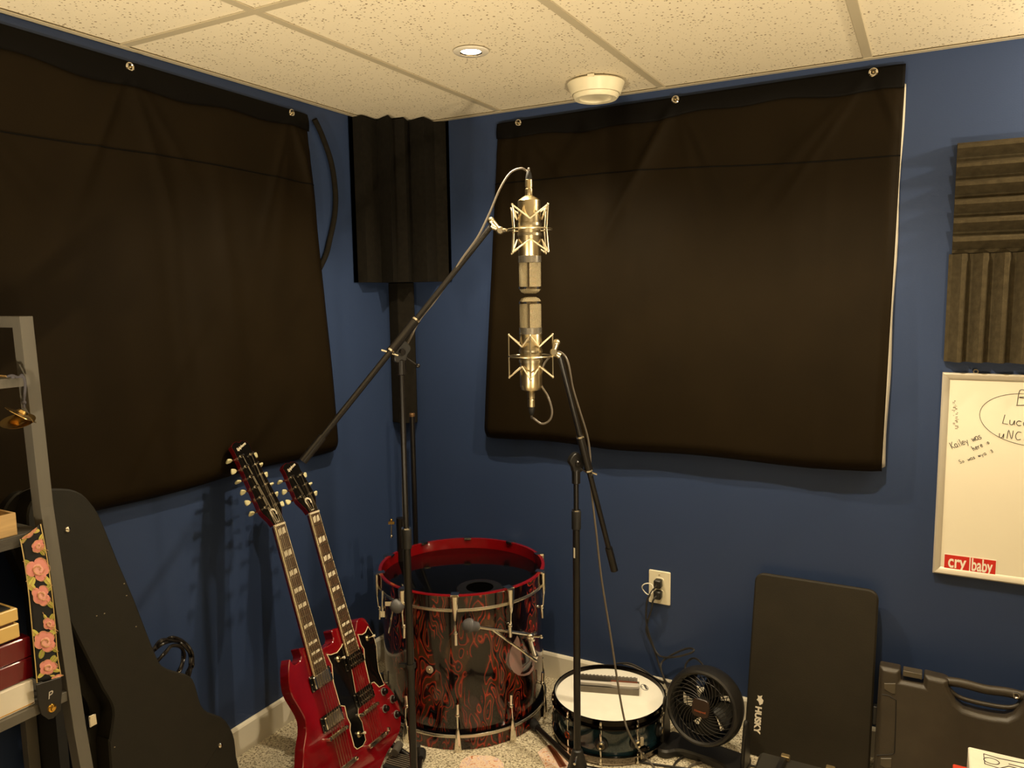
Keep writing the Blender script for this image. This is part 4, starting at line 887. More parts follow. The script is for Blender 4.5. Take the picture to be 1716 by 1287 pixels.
# ------------------------------------------------------------------ low black case with buckles and picture box at the bottom edge
hb0 = at(1285, 1300, 1, -.44); 
m_lc = varied(mat('soft_black_case', (40, 37, 30), .6), (40, 37, 30), .15, 20)
t = thing('low_case', 'low black case with two metal latches at the foot of the leaning mat', 'case', (1.56, -.36, 0))
zl = .082
p0 = at(1283, 1262, 1, -.31); p1 = at(1412, 1287, 1, -.31)
lx0, lx1 = p0.x-.015, p1.x+.01; lz = p0.z+.004
MB().box(((lx0+lx1)/2, -.40, lz/2), (lx1-lx0, .18, lz), bev=.012).build('case_body', m_lc, t)
for px_, py_ in ((1316, 1258), (1391, 1278)):
    q = at(px_, py_, 1, -.31); lt = MB().tube(spl([(q.x, -.33, lz+.002), (q.x, -.40, lz+.022), (q.x, -.47, lz+.018), (q.x, -.505, lz-.02)], 6), .009, 8).build('strap_latch', m_blackp, t)
    MB().box((q.x+.003, -.325, lz+.008), (.024, .018, .014), bev=.003).build('latch_plate', mat('pale_latch', (150, 132, 96), .35, .7), lt)
m_card = varied(mat('printed_white_card', (226, 220, 204), .5), (226, 220, 204), .08, 26)
bx = at(1624, 1251, 1, -.42); t = thing('picture_box', 'white printed box with a line drawing in front of the black case', 'box', (bx.x+.11, -.46, 0))
bU = Vector((1, -.0, 0)); 
MB().box((bx.x+.11, -.47, bx.z/2), (.225, .10, bx.z), bev=.004).build('carton', m_card, t)
kp = Plane((bx.x, -.5205, 0), (1, 0, 0), (0, 0, 1)); kp.N = Vector((0, -1, 0)); kp.V = Vector((0, 0, 1))
kt = Plane((bx.x, -.42, bx.z), (1, 0, 0), (0, -1, 0)); kt.N = Vector((0, 0, 1)); kt.V = Vector((0, -1, 0))
lnm = MB(); lnm.tube([kt.w(.045+.016*math.cos(a_), .045+.013*math.sin(a_), .0004) for a_ in [i*math.pi/12 for i in range(24)]], .0011, 5, closed=True)
lnm.tube([kt.w(a_, b_, .0004) for a_, b_ in ((.03, .02), (.06, .025), (.12, .02), (.2, .03), (.2, .06), (.08, .05), (.06, .07), (.03, .065))], .0012, 5, closed=True)
lnm.tube([kt.w(a_, b_, .0004) for a_, b_ in ((.08, .04), (.2, .045))], .0012, 5); lnm.build('line_drawing', m_ink, t)
rx = at(1606, 1280, 1, -.40)
tag(MB().box((rx.x+.01, -.43, rx.z/2), (.045, .05, rx.z), bev=.003).build('red_box', mat('orange_red_card', (200, 62, 38), .5)), 'small orange-red box corner beside the white picture box', 'box')

# ------------------------------------------------------------------ floral mats on the carpet
m_flor = mat('floral_print_cloth', (230, 180, 150), .8)
vv = coord(m_flor); nn_ = noise(m_flor, vv, 55, 3, .6, 1.5)
base(m_flor, ramp(m_flor, nn_, [(.30, lin((120, 60, 40))), (.37, lin((206, 120, 70))), (.42, lin((228, 196, 166))), (.56, lin((236, 214, 192))), (.62, lin((196, 156, 176))), (.66, lin((232, 206, 182))), (.74, lin((186, 176, 100)))]))
c_ = at(808, 1310, 2, 0); q1 = at(771, 1285, 2, 0)
o_ = sp2([tuple((at(x, y, 2, 0))[:2]) for x, y in ((770, 1290), (774, 1277), (784, 1270), (800, 1268), (822, 1269), (836, 1274), (844, 1286), (842, 1318), (810, 1330), (775, 1318))], 5)
tag(MB().prism(o_, (0, 0, .0005), (1, 0, 0), (0, 1, 0), (0, 0, 1), .004).build('floral_mat', m_flor), 'small rounded pink and orange floral mat flat on the carpet before the bass drum', 'mat')
o_ = [tuple((at(x, y, 2, 0))[:2]) for x, y in ((901, 1262), (922, 1248), (950, 1252), (975, 1300), (925, 1312))]
t = thing('floral_card', 'pink floral card with a brown stripe under the stand leg', 'card', at(930, 1275, 2, 0))
MB().prism(o_, (0, 0, .0005), (1, 0, 0), (0, 1, 0), (0, 0, 1), .003).build('printed_sheet', m_flor, t)
o_ = [tuple((at(x, y, 2, 0))[:2]) for x, y in ((917, 1251), (926, 1250), (950, 1286), (938, 1288))]
MB().prism(o_, (0, 0, .0036), (1, 0, 0), (0, 1, 0), (0, 0, 1), .0006).build('brown_stripe', mat('brown_print', (128, 66, 36), .7), t)

# ------------------------------------------------------------------ double-neck guitar
GP0 = Vector((.237, -.919, .792)); GN = Vector((-.315, .012, .949)).normalized(); GW = Vector((-.047, .998, -.029)); GW = (GW-GN*GW.dot(GN)).normalized()
gpl = Plane(GP0, GW, GN); GZ = gpl.N      # normal toward the room
if GZ.x < 0: gpl.N = -GZ; GZ = gpl.N
gpl.U = GW; gpl.V = GN
m_cherry = mat('cherry_lacquer', (116, 8, 18), .1, coat=1, spec=.6); varied(m_cherry, (116, 8, 18), .22, 5, stretch=(3, 3, .6))
m_neckred = mat('cherry_neck_side', (90, 8, 14), .15, coat=.8)
m_pg = mat('black_pickguard', (10, 9, 9), .1, coat=.6); m_bind = mat('cream_binding', (232, 216, 176), .4)
m_rose = varied(mat('rosewood_fingerboard', (74, 52, 36), .5), (74, 52, 36), .3, 60, stretch=(1, 1, .15))
m_pearl = mat('pearl_inlay', (224, 214, 190), .3); m_steel = mat('steel_string', (205, 190, 160), .3, 1)
G = thing('double_neck_guitar', 'cherry red double-neck electric guitar standing on the floor by the left wall', 'guitar', gpl.w(.05, -.83, 0))
c7 = lambda x, y: gpl.px(400+x/4.19, 980+y/4.19)
FT = .0   # the face lies in the plane n = -.012 (strings ride about a centimetre above it)
fz = -.012
bo = [(486, 1105), (489, 1109), (493, 1114), (499, 1112), (504, 1106), (505, 1098), (502, 1090), (503, 1086), (514, 1085), (522, 1088), (540, 1088), (545, 1084), (551, 1082), (557, 1077), (559, 1070), (557, 1062), (556, 1056), (566, 1052), (578, 1054), (590, 1060), (595, 1059), (597, 1052), (598, 1043), (601, 1037), (607, 1035), (613, 1038), (619, 1048), (625, 1061), (630, 1080), (631.5, 1100), (633, 1115), (637, 1132), (645, 1143), (654, 1153), (665, 1170), (671, 1190), (672.5, 1205), (671, 1222), (664, 1240), (651, 1258)]
def shift_face(px, py):   # photograph pixel to face plane (the face is fz behind the string plane)
    d = ray(px, py); P = GP0+GZ*fz; X = CAM+d*((P-CAM).dot(GZ)/d.dot(GZ))-P; return (X.dot(GW), X.dot(GN))
body = [shift_face(*q) for q in bo]
body += [(.17, -.795), (.11, -.825), (.045, -.832), (-.03, -.825), (-.10, -.800), (-.150, -.765), (-.174, -.725), (-.176, -.69)]
body += [shift_face(*q) for q in ((508, 1284), (509, 1255), (513, 1230), (512, 1208), (503, 1189), (492, 1171), (486, 1155), (484, 1135), (484, 1118))]
body = [b for i, b in enumerate(body) if (Vector(b)-Vector(body[i-1])).length > .004]; body = sp2(body, 2)
bm_ = MB().prism(body, gpl.w(0, 0, fz-.036), GW, GN, GZ, .036, chamfer=.0022)
bobj = bm_.build('body', m_cherry, G, ang=28)
pgL = [(622, 492), (645, 494), (690, 478), (722, 436), (738, 395), (752, 470), (765, 500), (790, 600), (815, 745), (835, 860), (836, 920), (862, 965), (888, 1090), (868, 1128), (830, 1150), (812, 1135), (782, 1020), (785, 975), (762, 930), (745, 850), (712, 845), (665, 680), (655, 560)]
pgR = [(838, 352), (866, 352), (890, 336), (906, 298), (940, 350), (962, 430), (968, 520), (980, 610), (1000, 660), (1018, 700), (985, 715), (950, 680), (920, 690), (885, 530), (880, 450), (860, 420)]
for pg in (pgL, pgR):
    ol = [shift_face(400+a_/4.19, 980+b_/4.19) for a_, b_ in pg]
    ar = sum(ol[i][0]*ol[(i+1) % len(ol)][1]-ol[(i+1) % len(ol)][0]*ol[i][1] for i in range(len(ol)))
    if ar < 0: ol = ol[::-1]
    bd_ = MB().prism(offset(ol, .0022), gpl.w(0, 0, fz-.001), GW, GN, GZ, .0022).build('pickguard', m_bind, G)
    MB().prism(ol, gpl.w(0, 0, fz+.001), GW, GN, GZ, .0008).build('pickguard_face', m_pg, bd_)
SCL = .629
def fret(k): return -SCL*(1-2**(-k/12))
def hw(v_): return .0215+(-v_/SCL)*.0085
def nk(u0, double, tilt, label_):
    end = fret(21)-.008
    # neck back
    nb = MB(); vs = []; prof = [(-1, 0), (-.97, -.5), (-.75, -.85), (-.35, -1), (.35, -1), (.75, -.85), (.97, -.5), (1, 0)]
    vl = [.0, -.1, -.2, -.3, end-.02]
    for v_ in vl:
        for a_, b_ in prof: vs.append(gpl.w(u0+a_*hw(v_), v_, -.007+b_*.017))
    n = len(prof); fs = [(i*n+j, i*n+(j+1) % n, (i+1)*n+(j+1) % n, (i+1)*n+j) for i in range(len(vl)-1) for j in range(n)]
    nb.add(vs, fs+[tuple(range(n))]); neck = nb.build('neck', m_neckred, G)
    hl_ = MB().box(gpl.w(u0, end+.03, -.026), (.050, .075, .022), GW, GN).build('neck_heel', m_neckred, neck, bevel=.004)
    fbm = MB().prism([(u0-hw(0), 0), (u0-hw(end), end), (u0+hw(end), end), (u0+hw(0), 0)], gpl.w(0, 0, -.007), GW, GN, GZ, .0050).build('fingerboard', m_rose, neck, smooth=False)
    bi = MB()
    for s in (-1, 1): bi.prism([(u0+s*hw(0), 0), (u0+s*(hw(0)-.0020), 0), (u0+s*(hw(end)-.0020), end), (u0+s*hw(end), end)], gpl.w(0, 0, -.0072), GW, GN, GZ, .0056)
    bi.build('edge_binding', m_bind, neck, smooth=False)
    for k in range(1, 22): MB().box(gpl.w(u0, fret(k), -.0016), (2*hw(fret(k))-.001, .0022, .0016), GW, GN).build('fret', m_steel, neck, smooth=False)
    for k in (1, 3, 5, 7, 9, 12, 15, 17, 19):
        a_, b_ = fret(k-1), fret(k); m_ = (a_+b_)/2; h = (a_-b_)*.31; w_ = hw(m_)*.70
        im = MB(); im.prism([(u0-w_, m_-h), (u0-w_*.08-.002, m_-h*.75), (u0+.001-w_*.08, m_+h), (u0-w_+.002, m_+h*.7)], gpl.w(0, 0, -.0021), GW, GN, GZ, .0004)
        im.prism([(u0+w_*.12, m_-h*.9), (u0+w_, m_-h*.6), (u0+w_-.001, m_+h), (u0+w_*.12+.002, m_+h*.8)], gpl.w(0, 0, -.0021), GW, GN, GZ, .0004)
        im.build('inlay', m_pearl, neck, smooth=False)
    MB().box(gpl.w(u0, .003, -.004), (.0435, .006, .009), GW, GN).build('nut', m_pearl, neck, bevel=.0008)
    # headstock, tipped back
    ta = R_(14); HN = (GN*math.cos(ta)-GZ*math.sin(ta)).normalized(); HZ = (GZ*math.cos(ta)+GN*math.sin(ta)).normalized()
    hp_ = Plane(gpl.w(u0, .006, -.006), GW, HN); hp_.U = GW; hp_.V = HN; hp_.N = HZ
    n6 = 6 if double else 3; pitch = .0345 if double else .0345
    L_ = .062+(n6-1)*pitch+.045
    topw = .034
    hs_ = [(-.0215, 0), (-.026, .018), (-.040, .044), (-.0425, .060), (-topw, L_-.030), (-topw-.002, L_-.012), (-.026, L_-.003), (-.012, L_+.002), (0, L_-.003), (.012, L_+.002), (.026, L_-.003), (topw+.002, L_-.012), (topw, L_-.030), (.0425, .060), (.040, .044), (.026, .018), (.0215, 0)]
    hs_ = hs_[::-1]
    MBh = MB().prism(hs_, hp_.w(0, 0, -.015), hp_.U, hp_.V, HZ, .0150).build('headstock', m_neckred, G)
    MB().prism(offset(hs_ if sum(hs_[i][0]*hs_[(i+1) % len(hs_)][1]-hs_[(i+1) % len(hs_)][0]*hs_[i][1] for i in range(len(hs_))) > 0 else hs_[::-1], -.001), hp_.w(0, 0, .0), hp_.U, hp_.V, HZ, .0008).build('headstock_face', m_pg, MBh, smooth=False)
    MB().lathe([(.0085, .0012), (.010, .0022), (.0135, .0022), (.0145, .001)], hp_.w(0, .036, 0), HZ, 24).prism([(-.011, .030), (-.006, .006), (.006, .006), (.011, .030)], hp_.w(0, 0, .0008), hp_.U, hp_.V, HZ, .0010).build('truss_cover', m_pearl if True else m_pg, MBh)
    MB().prism([(-.0095, .030), (-.005, .008), (.005, .008), (.0095, .030)], hp_.w(0, 0, .0018), hp_.U, hp_.V, HZ, .0006).build('truss_cover_face', m_pg, MBh)
    text('logo', 'Epiphone', hp_, -.021, L_-.030, .0125, m_pearl, MBh, rot=R_(22), n=.0010, shear=.35, bold=.0002)
    posts = []
    for s in (-1, 1):
        for k in range(n6):
            pv_ = .058+k*pitch; pu = s*(.0215 if k == 0 else .0225-.0005*k)
            posts.append((pu, pv_)); Pp = hp_.w(pu, pv_, 0); bu = s*((.046 if k else .049)-(k*.0014)+.013)
            pg_ = MB().lathe([(.0055, .0008), (.0055, .003), (.0035, .0035), (.003, .011), (.0036, .014), (0, .0145)], Pp, HZ, 14).cyl(hp_.w(pu, pv_, -.020), hp_.w(bu-s*.010, pv_, -.016), .0030, seg=8).build('tuning_peg', m_chrome, MBh)
            kb_ = MB(); tw = (k*37+(s+1)*20+(60 if double else 0)) % 90; cu, sv = math.cos(R_(tw)), math.sin(R_(tw))
            ax1 = HN*cu+HZ*sv; ax2 = GW.cross(ax1)
            ol_ = [(-.008, -.0045), (.004, -.0085), (.0085, -.007), (.010, 0), (.0085, .007), (.004, .0085), (-.008, .0045)]
            kb_.prism(sp2(ol_, 3), hp_.w(bu, pv_, -.016)-ax2*.0034, GW*s, ax1, ax2, .0068, chamfer=.002)
            kb_.build('tuner_button', mat('pearl_green_button', (212, 206, 164), .35), pg_) if False else kb_.build('tuner_button', mat('pearl_green_button', (212, 206, 164), .35), MBh)
    # strings
    bv = -.629
    for i in range(6):
        for dd in ((-.0011, .0011) if double else (0,)):
            un = u0-.0175+i*.007+dd; ub = u0-.026+i*.0104+dd*1.2
            side = -1 if i < 3 else 1; kk = (i if i < 3 else 5-i); idx = (n6-1-(kk if n6 == 3 else kk*2+(1 if dd > 0 else 0)))
            idx = max(0, min(n6-1, idx if False else (kk if n6 == 3 else kk*2+(1 if dd > 0 else 0))))
            pp = [q for q in posts if q[0]*side > 0][idx]
            MB().tube([hp_.w(pp[0]-side*.003, pp[1], .007), gpl.w(un, .003, .0012), gpl.w(ub, bv, .003), gpl.w(ub, bv-.095, -.001)], .00055 if i < 3 else .00042, 4, caps=False).build('string', m_steel, G)
    return posts
nk(0.0, True, 0, ''); nk(.154, False, 0, '')
def pickup(px, py, u0, cover):
    c = shift_face(px, py); cu = u0 if u0 is not None else c[0]; cv_ = c[1]
    r_o = MB().box(gpl.w(cu, cv_, fz+.003), (.092, .045, .006), GW, GN, bev=.004).build('pickup_ring', m_pg, G)
    if cover:
        MB().box(gpl.w(cu, cv_, fz+.0085), (.071, .036, .008), GW, GN, bev=.004).build('pickup_cover', m_chrome, r_o)
    else:
        MB().box(gpl.w(cu, cv_, fz+.008), (.071, .036, .006), GW, GN, bev=.002).build('pickup_bobbin', m_pg, r_o)
    s_ = MB()
    for i in range(6):
        for dv in ((-.010,) if cover else (-.0095, .0095)): s_.lathe([(0, .0012), (.0022, .0010), (.0026, 0)], gpl.w(cu-.025+i*.010, cv_+dv, fz+(.0125 if cover else .011)), GZ, 10)
    s_.build('pole_screws', m_chrome, r_o)
    s_ = MB()
    for a_ in (-.042, .042):
        for b_ in (-.019, .019): s_.sphere(gpl.w(cu+a_, cv_+b_, fz+.006), .0022, 8)
        s_.sphere(gpl.w(cu+a_, cv_, fz+.006), .0022, 8)
    s_.build('ring_screws', m_chrome, r_o)
pickup(541.5, 1134.5, 0, True); pickup(560, 1201.5, 0, True); pickup(595, 1103, .154, False); pickup(613, 1163, .154, False)
def bridge(u0, v_, nm, wd_=.082, dp=.012):
    b = MB().box(gpl.w(u0, v_, fz+.010), (wd_, dp, .008), GW, GN, bev=.004).build(nm, m_chrome, G)
    s_ = MB()
    for a_ in (-wd_*.46, wd_*.46): s_.lathe([(0, .016), (.005, .0155), (.0058, .012), (.0058, 0)], gpl.w(u0+a_, v_, fz+.001), GZ, 16)
    s_.build('mounting_stud', m_chrome, b)
    if nm == 'bridge':
        s_ = MB()
        for i in range(6): s_.box(gpl.w(u0-.026+i*.0104, v_, fz+.015), (.006, .008, .004), GW, GN)
        s_.build('saddles', mat('nickel_saddle', (170, 160, 140), .35, 1), b, smooth=False)
bridge(0, -.630, 'bridge'); bridge(.154, -.630, 'bridge'); bridge(0, -.727, 'tailpiece', .090, .015); bridge(.154, -.727, 'tailpiece', .090, .015)
m_knob = mat('black_knob', (14, 13, 13), .2)
for a_, b_ in ((1015, 750), (1078, 803), (1025, 870), (1105, 910)):
    c = shift_face(400+a_/4.19, 980+b_/4.19); P = gpl.w(c[0], c[1], fz)
    k_ = MB().lathe([(.0125, 0), (.0125, .002), (.0095, .004), (.0088, .013), (.0075, .0145), (0, .0145)], P, GZ, 28).build('control_knob', m_knob, G)
    MB().lathe([(.0098, .003), (.0128, .0022), (.0128, .0005)], P+GZ*.0004, GZ, 28).build('knob_skirt', mat('grey_skirt', (150, 146, 140), .4, .5), k_)
for a_, b_, tip in ((697, 522, (.006, .001)), (902, 375, (.012, .004)), (842, 1050, (.006, .001))):
    c = shift_face(400+a_/4.19, 980+b_/4.19); P = gpl.w(c[0], c[1], fz+.001)
    s_ = MB().lathe([(.0095, .0), (.0095, .002), (.006, .004), (.0045, .005)], P, GZ, 20).cyl(P, P+GZ*.014+GW*tip[0], .0016, seg=6).build('toggle_switch', m_nickel, G)
    MB().tube([P+GZ*.012+GW*tip[0]*.9, P+GZ*.020+GW*tip[0]*1.4], [.0028, .0042], 10).build('switch_tip', m_pearl, s_)
c = shift_face(400+1052/4.19, 980+1013/4.19); MB().lathe([(.0035, .002), (.004, .004), (.0065, .003), (.0075, 0)], gpl.w(c[0], c[1], fz), GZ, 18).build('output_jack', m_chrome, G)
# guitar stand
t = thing('guitar_stand', 'black floor stand with padded feet under the red guitar', 'guitar stand', (.47, -.80, 0))
f1 = at(668, 1257, 2, .03); f2 = at(655, 1268, 2, .02)
for yy in (-.93, -.70):
    gpf = gpl.w(.045+(yy+.815), -.80, -.030); 
    ar = MB().tube([(.30, yy, .075), (.43, yy, .045), (.535, yy, .012)], .009, 12).build('cradle_arm', m_black, t)
    MB().tube([(.535, yy, .012), (.545, yy, .03), (.55, yy, .065)], .011, 12).build('foam_pad', m_rub, ar)
MB().tube([(.30, -.99, .02), (.30, -.62, .02)], .010, 12).build('cross_bar', m_black, t)
MB().tube([(.30, -.815, .02), (.235, -.815, .32)], .010, 12).build('upright', m_black, t)
for (x0a, y0a, x1a, y1a) in ((.30, -.99, .16, -1.04), (.30, -.62, .17, -.56)): MB().tube([(x0a, y0a, .02), (x1a, y1a, .012)], .009, 12).build('leg', m_black, t)
p_ = at(664, 1256, 2, .04); p2_ = p_-rt*.012-Vector((0, 0, .03))
t = thing('foot_pedal', 'black ribbed foot pedal on the carpet between guitar and tall stand', 'pedal', at(672, 1275, 2, 0))
a_ = at(664, 1262, 2, .02); b_ = at(700, 1272, 2, .02); U = (b_-a_); U.z = 0; U.normalize(); Vv = Vector((-U.y, U.x, 0))
MB().box((a_+b_)/2-Vv*.03-Vector((0, 0, .008)), (.085, .09, .022), U, Vv, bev=.004).build('pedal_base', m_rub, t)
rb = MB()
for k in range(9): rb.box((a_+b_)/2-Vv*(-.010+k*.009)+Vector((0, 0, .0045)), (.078, .0045, .004), U, Vv)
rb.build('tread_ribs', mat('ribbed_rubber', (84, 76, 66), .6), t)
MB().tube([at(661, 1262, 2, .045), at(669, 1248, 2, .045)], [.012, .0135], 16).build('end_roller', mat('roller_rubber', (74, 70, 64), .6), t)

# ------------------------------------------------------------------ big black guitar case against the left wall
m_tolex = varied(mat('black_tolex', (34, 31, 24), .6, spec=.3), (27, 24, 17), .1, 30, .25, 600)
cn0 = Vector((math.cos(R_(6)), -.06, math.sin(R_(6)))).normalized()
kpl = Plane((.268, -1.25, 0), (0, 1, 0), (0, 0, 1))
kpl.N = cn0; kpl.U = Vector((0, 0, 1)).cross(cn0).normalized(); kpl.V = cn0.cross(kpl.U)
ko = [(60, 832), (72, 822), (92, 819), (118, 820), (138, 828), (152, 842), (166, 862), (182, 900), (200, 945), (225, 1003), (246, 1058), (262, 1098), (272, 1116), (290, 1124), (312, 1130), (324, 1139), (331, 1158), (338, 1182), (350, 1194), (372, 1202), (386, 1218), (394, 1240), (397, 1268)]
kout = [kpl.px(*q) for q in ko]
kb = kpl.px(397, 1268)
kbz = (-kpl.P.z)/kpl.V.z
kout += [(kb[0]+.004, kb[1]-.08), (kb[0]-.03, .012), (kb[0]-.08, .004), (kpl.px(200, 1287)[0]-.05, .004), (kpl.px(187, 1287)[0]-.02, .02), kpl.px(184, 1265), kpl.px(184, 1240), kpl.px(190, 1200), kpl.px(186, 1178), kpl.px(172, 1155), kpl.px(150, 1110), kpl.px(120, 1050), kpl.px(90, 985), kpl.px(60, 920), kpl.px(46, 880), kpl.px(48, 850)]
t = thing('guitar_case', 'large black hard guitar case standing against the left wall', 'guitar case', kpl.w(kb[0]-.15, 0, 0))
MB().prism(sp2(kout, 2), kpl.w(0, 0, -.060), kpl.U, kpl.V, kpl.N, .060, chamfer=.004).build('case_lid', m_tolex, t)
MB().prism(sp2(kout, 2), kpl.w(-.022, 0, -.112), kpl.U, kpl.V, kpl.N, .050, chamfer=.004).build('case_base', m_tolex, t)
for q in ((113, 887), (369, 1249)):
    MB().lathe([(0, .005), (.003, .0048), (.006, .003), (.0072, 0)], kpl.w(*kpl.px(*q), 0), kpl.N, 18).build('corner_stud', m_chrome, t)
L_ = kpl.px(160, 1215)
MB().box(kpl.w(L_[0]+.012, L_[1], -.045), (.020, .03, .03), kpl.U, kpl.V).build('latch', m_chrome, t, bevel=.003)
mm = MB()
for q in ((212, 998), (208, 978), (162, 1032), (175, 1028), (228, 1050), (192, 1252), (300, 1126)): mm.box(kpl.w(*kpl.px(*q), .0004), (.003, .002, .0006), kpl.U, kpl.V)
mm.build('scuff_marks', mat('scuff', (150, 140, 115), .7), t, smooth=False)
# coiled cables hanging behind the case
cm = MB(); rngc = random.Random(4)
P0_ = [(258, 1092), (272, 1076), (290, 1071), (308, 1077), (319, 1092), (321, 1110), (316, 1128), (310, 1145)]
for k in range(6):
    cm.tube(spl([at(x+rngc.uniform(-3, 3), y+rngc.uniform(-4, 4), 0, .10+rngc.uniform(-.012, .012)) for x, y in P0_], 6), .0042, 8)
P1_ = [(262, 1110), (275, 1093), (288, 1082), (303, 1083), (308, 1098), (302, 1118), (292, 1135)]
for k in range(3):
    cm.tube(spl([at(x+rngc.uniform(-2, 2), y+rngc.uniform(-3, 3), 0, .11+rngc.uniform(-.012, .012)) for x, y in P1_], 6), .0042, 8)
tag(cm.build('cable_coil', mat('glossy_black_cable', (34, 30, 27), .25)), 'coil of black cables looping out behind the guitar case', 'cable')
# soft bag behind the shelf
gpx = [tuple((lambda q: (q.x, q.z))(at(x, y, 1, -1.563))) for x, y in ((0, 864), (4, 856), (20, 838), (38, 824), (52, 818), (59, 819))]
gb_ = MB().prism([(.062, 0), (.062, gpx[0][1]-.02)]+gpx+[(gpx[-1][0]+.004, 0)], (0, -1.563, .003), (1, 0, 0), (0, 0, 1), (0, 1, 0), .022)
t = thing('gig_bag', 'black soft gig bag with pale piping behind the shelf', 'bag', (.12, -1.546, 0))
gb_.build('bag_body', mat('black_nylon', (14, 13, 12), .8), t)
MB().tube(spl([at(4, 856, 1, -1.5635), at(20, 838, 1, -1.5635), at(38, 824, 1, -1.5635), at(57, 816, 1, -1.5635)], 6), .0012, 6).build('piping', mat('grey_piping', (120, 116, 108), .5), t)

# ------------------------------------------------------------------ grey ladder shelf
m_shelf = varied(mat('grey_painted_wood', (92, 88, 80), .5), (92, 88, 80), .08, 20, .1, 120, (1, 1, .2))
m_shelfd = varied(mat('dark_grain_board', (70, 66, 60), .6), (70, 66, 60), .25, 14, .3, 90, (6, .6, 6))
ys = -1.58
t = thing('ladder_shelf', 'grey painted wooden ladder shelf at the left edge', 'shelf', (.10, -1.95, 0))
lp_ = [(44, 530), (79, 850), (109, 1050), (134, 1220), (146, 1287)]
Lp = [at(x, y, 1, ys) for x, y in lp_]
top = Lp[0]; low = Lp[-1]; dirn = (low-Lp[1]); foot = low+dirn*(low.z/-dirn.z)
def leg_at(y):
    vs = []; pts = [Vector((p.x, y, p.z)) for p in Lp]+[Vector((foot.x, y, 0.0))]
    ol = [(p.x, p.z) for p in pts]+[(p.x-.032, p.z) for p in pts[::-1]]
    return MB().prism(ol, (0, y-.014, 0), (1, 0, 0), (0, 0, 1), (0, 1, 0), .028)
leg_at(ys).build('front_leg', m_shelf, t, smooth=False, bevel=.001); leg_at(-2.38).build('front_leg', m_shelf, t, smooth=False, bevel=.001)
MB().box(((top.x-.032+.078)/2, (ys), top.z-.012), (top.x-.032-.078, .026, .024)).build('top_rail', m_shelf, t, smooth=False)
def shelf_board(px1, py1, th, nm, dp, mm, xf=None):
    yc = ys-.014; zt = py1
    q = zt; xf_ = px1
    return MB().box((xf_-dp/2, (yc-2.366)/2, q-th/2), (dp, 2.366+yc-.0, th)).build(nm, mm, t, smooth=False, bevel=.001)
def xleg(z):
    P = Lp+[foot]
    for a_, b_ in zip(P, P[1:]):
        if b_.z <= z <= a_.z: return a_.x+(b_.x-a_.x)*(a_.z-z)/(a_.z-b_.z)
    return P[0].x
def zat(py, px=0):
    z = 1.0
    for _ in range(8): z = at(px, py, 0, xleg(z)).z
    return z
zs1, zs2, zs3 = zat(636), zat(906), zat(1212)
def shelfz(z, th, mm, xo=0, x0=.058): 
    xf = xleg(z)-.0+xo; y0, y1_ = -2.366, ys-.014
    return MB().box(((xf+x0)/2, (y0+y1_)/2, z-th/2), (xf-x0, y1_-y0, th)).build('shelf_board', mm, t, smooth=False, bevel=.001)
shelfz(zs1, .020, m_shelf, -.003); shelfz(zs2, .026, m_shelfd, -.003); shelfz(zs3, .022, m_shelf, -.003)
for yb_ in (ys, -2.38): MB().box((.066, yb_, (zs3-.022)/2), (.024, .026, zs3-.022)).build('back_leg', m_shelf, t, smooth=False, bevel=.001)
bl = MB().box((.020, -2.0, .75), (.0, 0, 0)) if False else None
# wooden box on the middle shelf
m_wood = mat('honey_pine', (186, 154, 106), .5); varied(m_wood, (186, 154, 106), .15, 18, .1, 90, (1, .3, 6))
def open_box(x0, x1, y0, y1_, z0, h, th, mm, t, flare=0):
    MB().box(((x0+x1)/2, (y0+y1_)/2, z0+.003), (x1-x0-.006, y1_-y0-.006, .006)).build('bottom', mm, t, smooth=False)
    for c, s in ((((x1-th/2), (y0+y1_)/2, z0+h/2), (th, y1_-y0, h)), (((x0+th/2), (y0+y1_)/2, z0+h/2), (th, y1_-y0, h)), (((x0+x1)/2, y1_-th/2, z0+h/2), (x1-x0-2*th, th, h)), (((x0+x1)/2, y0+th/2, z0+h/2), (x1-x0-2*th, th, h))):
        MB().box(c, s).build('side_panel', mm, t, smooth=False, bevel=.0008)
x2 = xleg(zs2)-.008
qy = at(30, 900, 0, x2).y; hb_ = at(31, 858, 0, x2).z-zs2
t_w = thing('wooden_box', 'honey-coloured open wooden box on the middle shelf', 'box', (x2-.06, qy-.10, zs2)); open_box(x2-.10, x2, qy-.20, qy, zs2+.0005, hb_, .006, m_wood, t_w)
# boxes and pedals on the lower shelf
x3 = xleg(zs3)-.012
yb = at(60, 1190, 0, x3).y; zb1 = at(30, 1150, 0, x3).z
m_wbox = varied(mat('white_cardboard', (220, 212, 196), .6), (220, 212, 196), .08, 14)
t_ = thing('white_box', 'white cardboard box under the red pedals on the lower shelf', 'box', (x3-.06, yb-.09, zs3))
MB().box((x3-.050, yb-.10, zs3+(zb1-zs3)/2+.0004), (.10, .20, zb1-zs3), bev=.002).build('carton', m_wbox, t_)
MB().box((x3+.0004, yb-.10, zs3+.005), (.0008, .196, .0016)).build('gold_edge', m_gold, t_, smooth=False)
m_pred = mat('dark_red_enamel', (98, 10, 18), .22, coat=.5)
yr = at(58, 1100, 0, x3).y
def pedal(zb, h, label, mm, y_, ln, trd):
    t_ = thing('effects_pedal', label, 'effects pedal', (x3-.05, y_-ln/2, zb))
    MB().box((x3-.046, y_-ln/2, zb+h/2), (.076, ln, h), bev=.004).build('enclosure', mm, t_)
    if trd:
        MB().box((x3-.046, y_-ln/2-.01, zb+h+.002), (.060, ln*.7, .004), bev=.001).build('tread_plate', m_rub, t_)
    return t_
hr = (at(30, 1073, 0, x3).z-zb1)/2
pedal(zb1+.001, hr-.002, 'dark red effects pedal directly on the white box', m_pred, yr, .19, False)
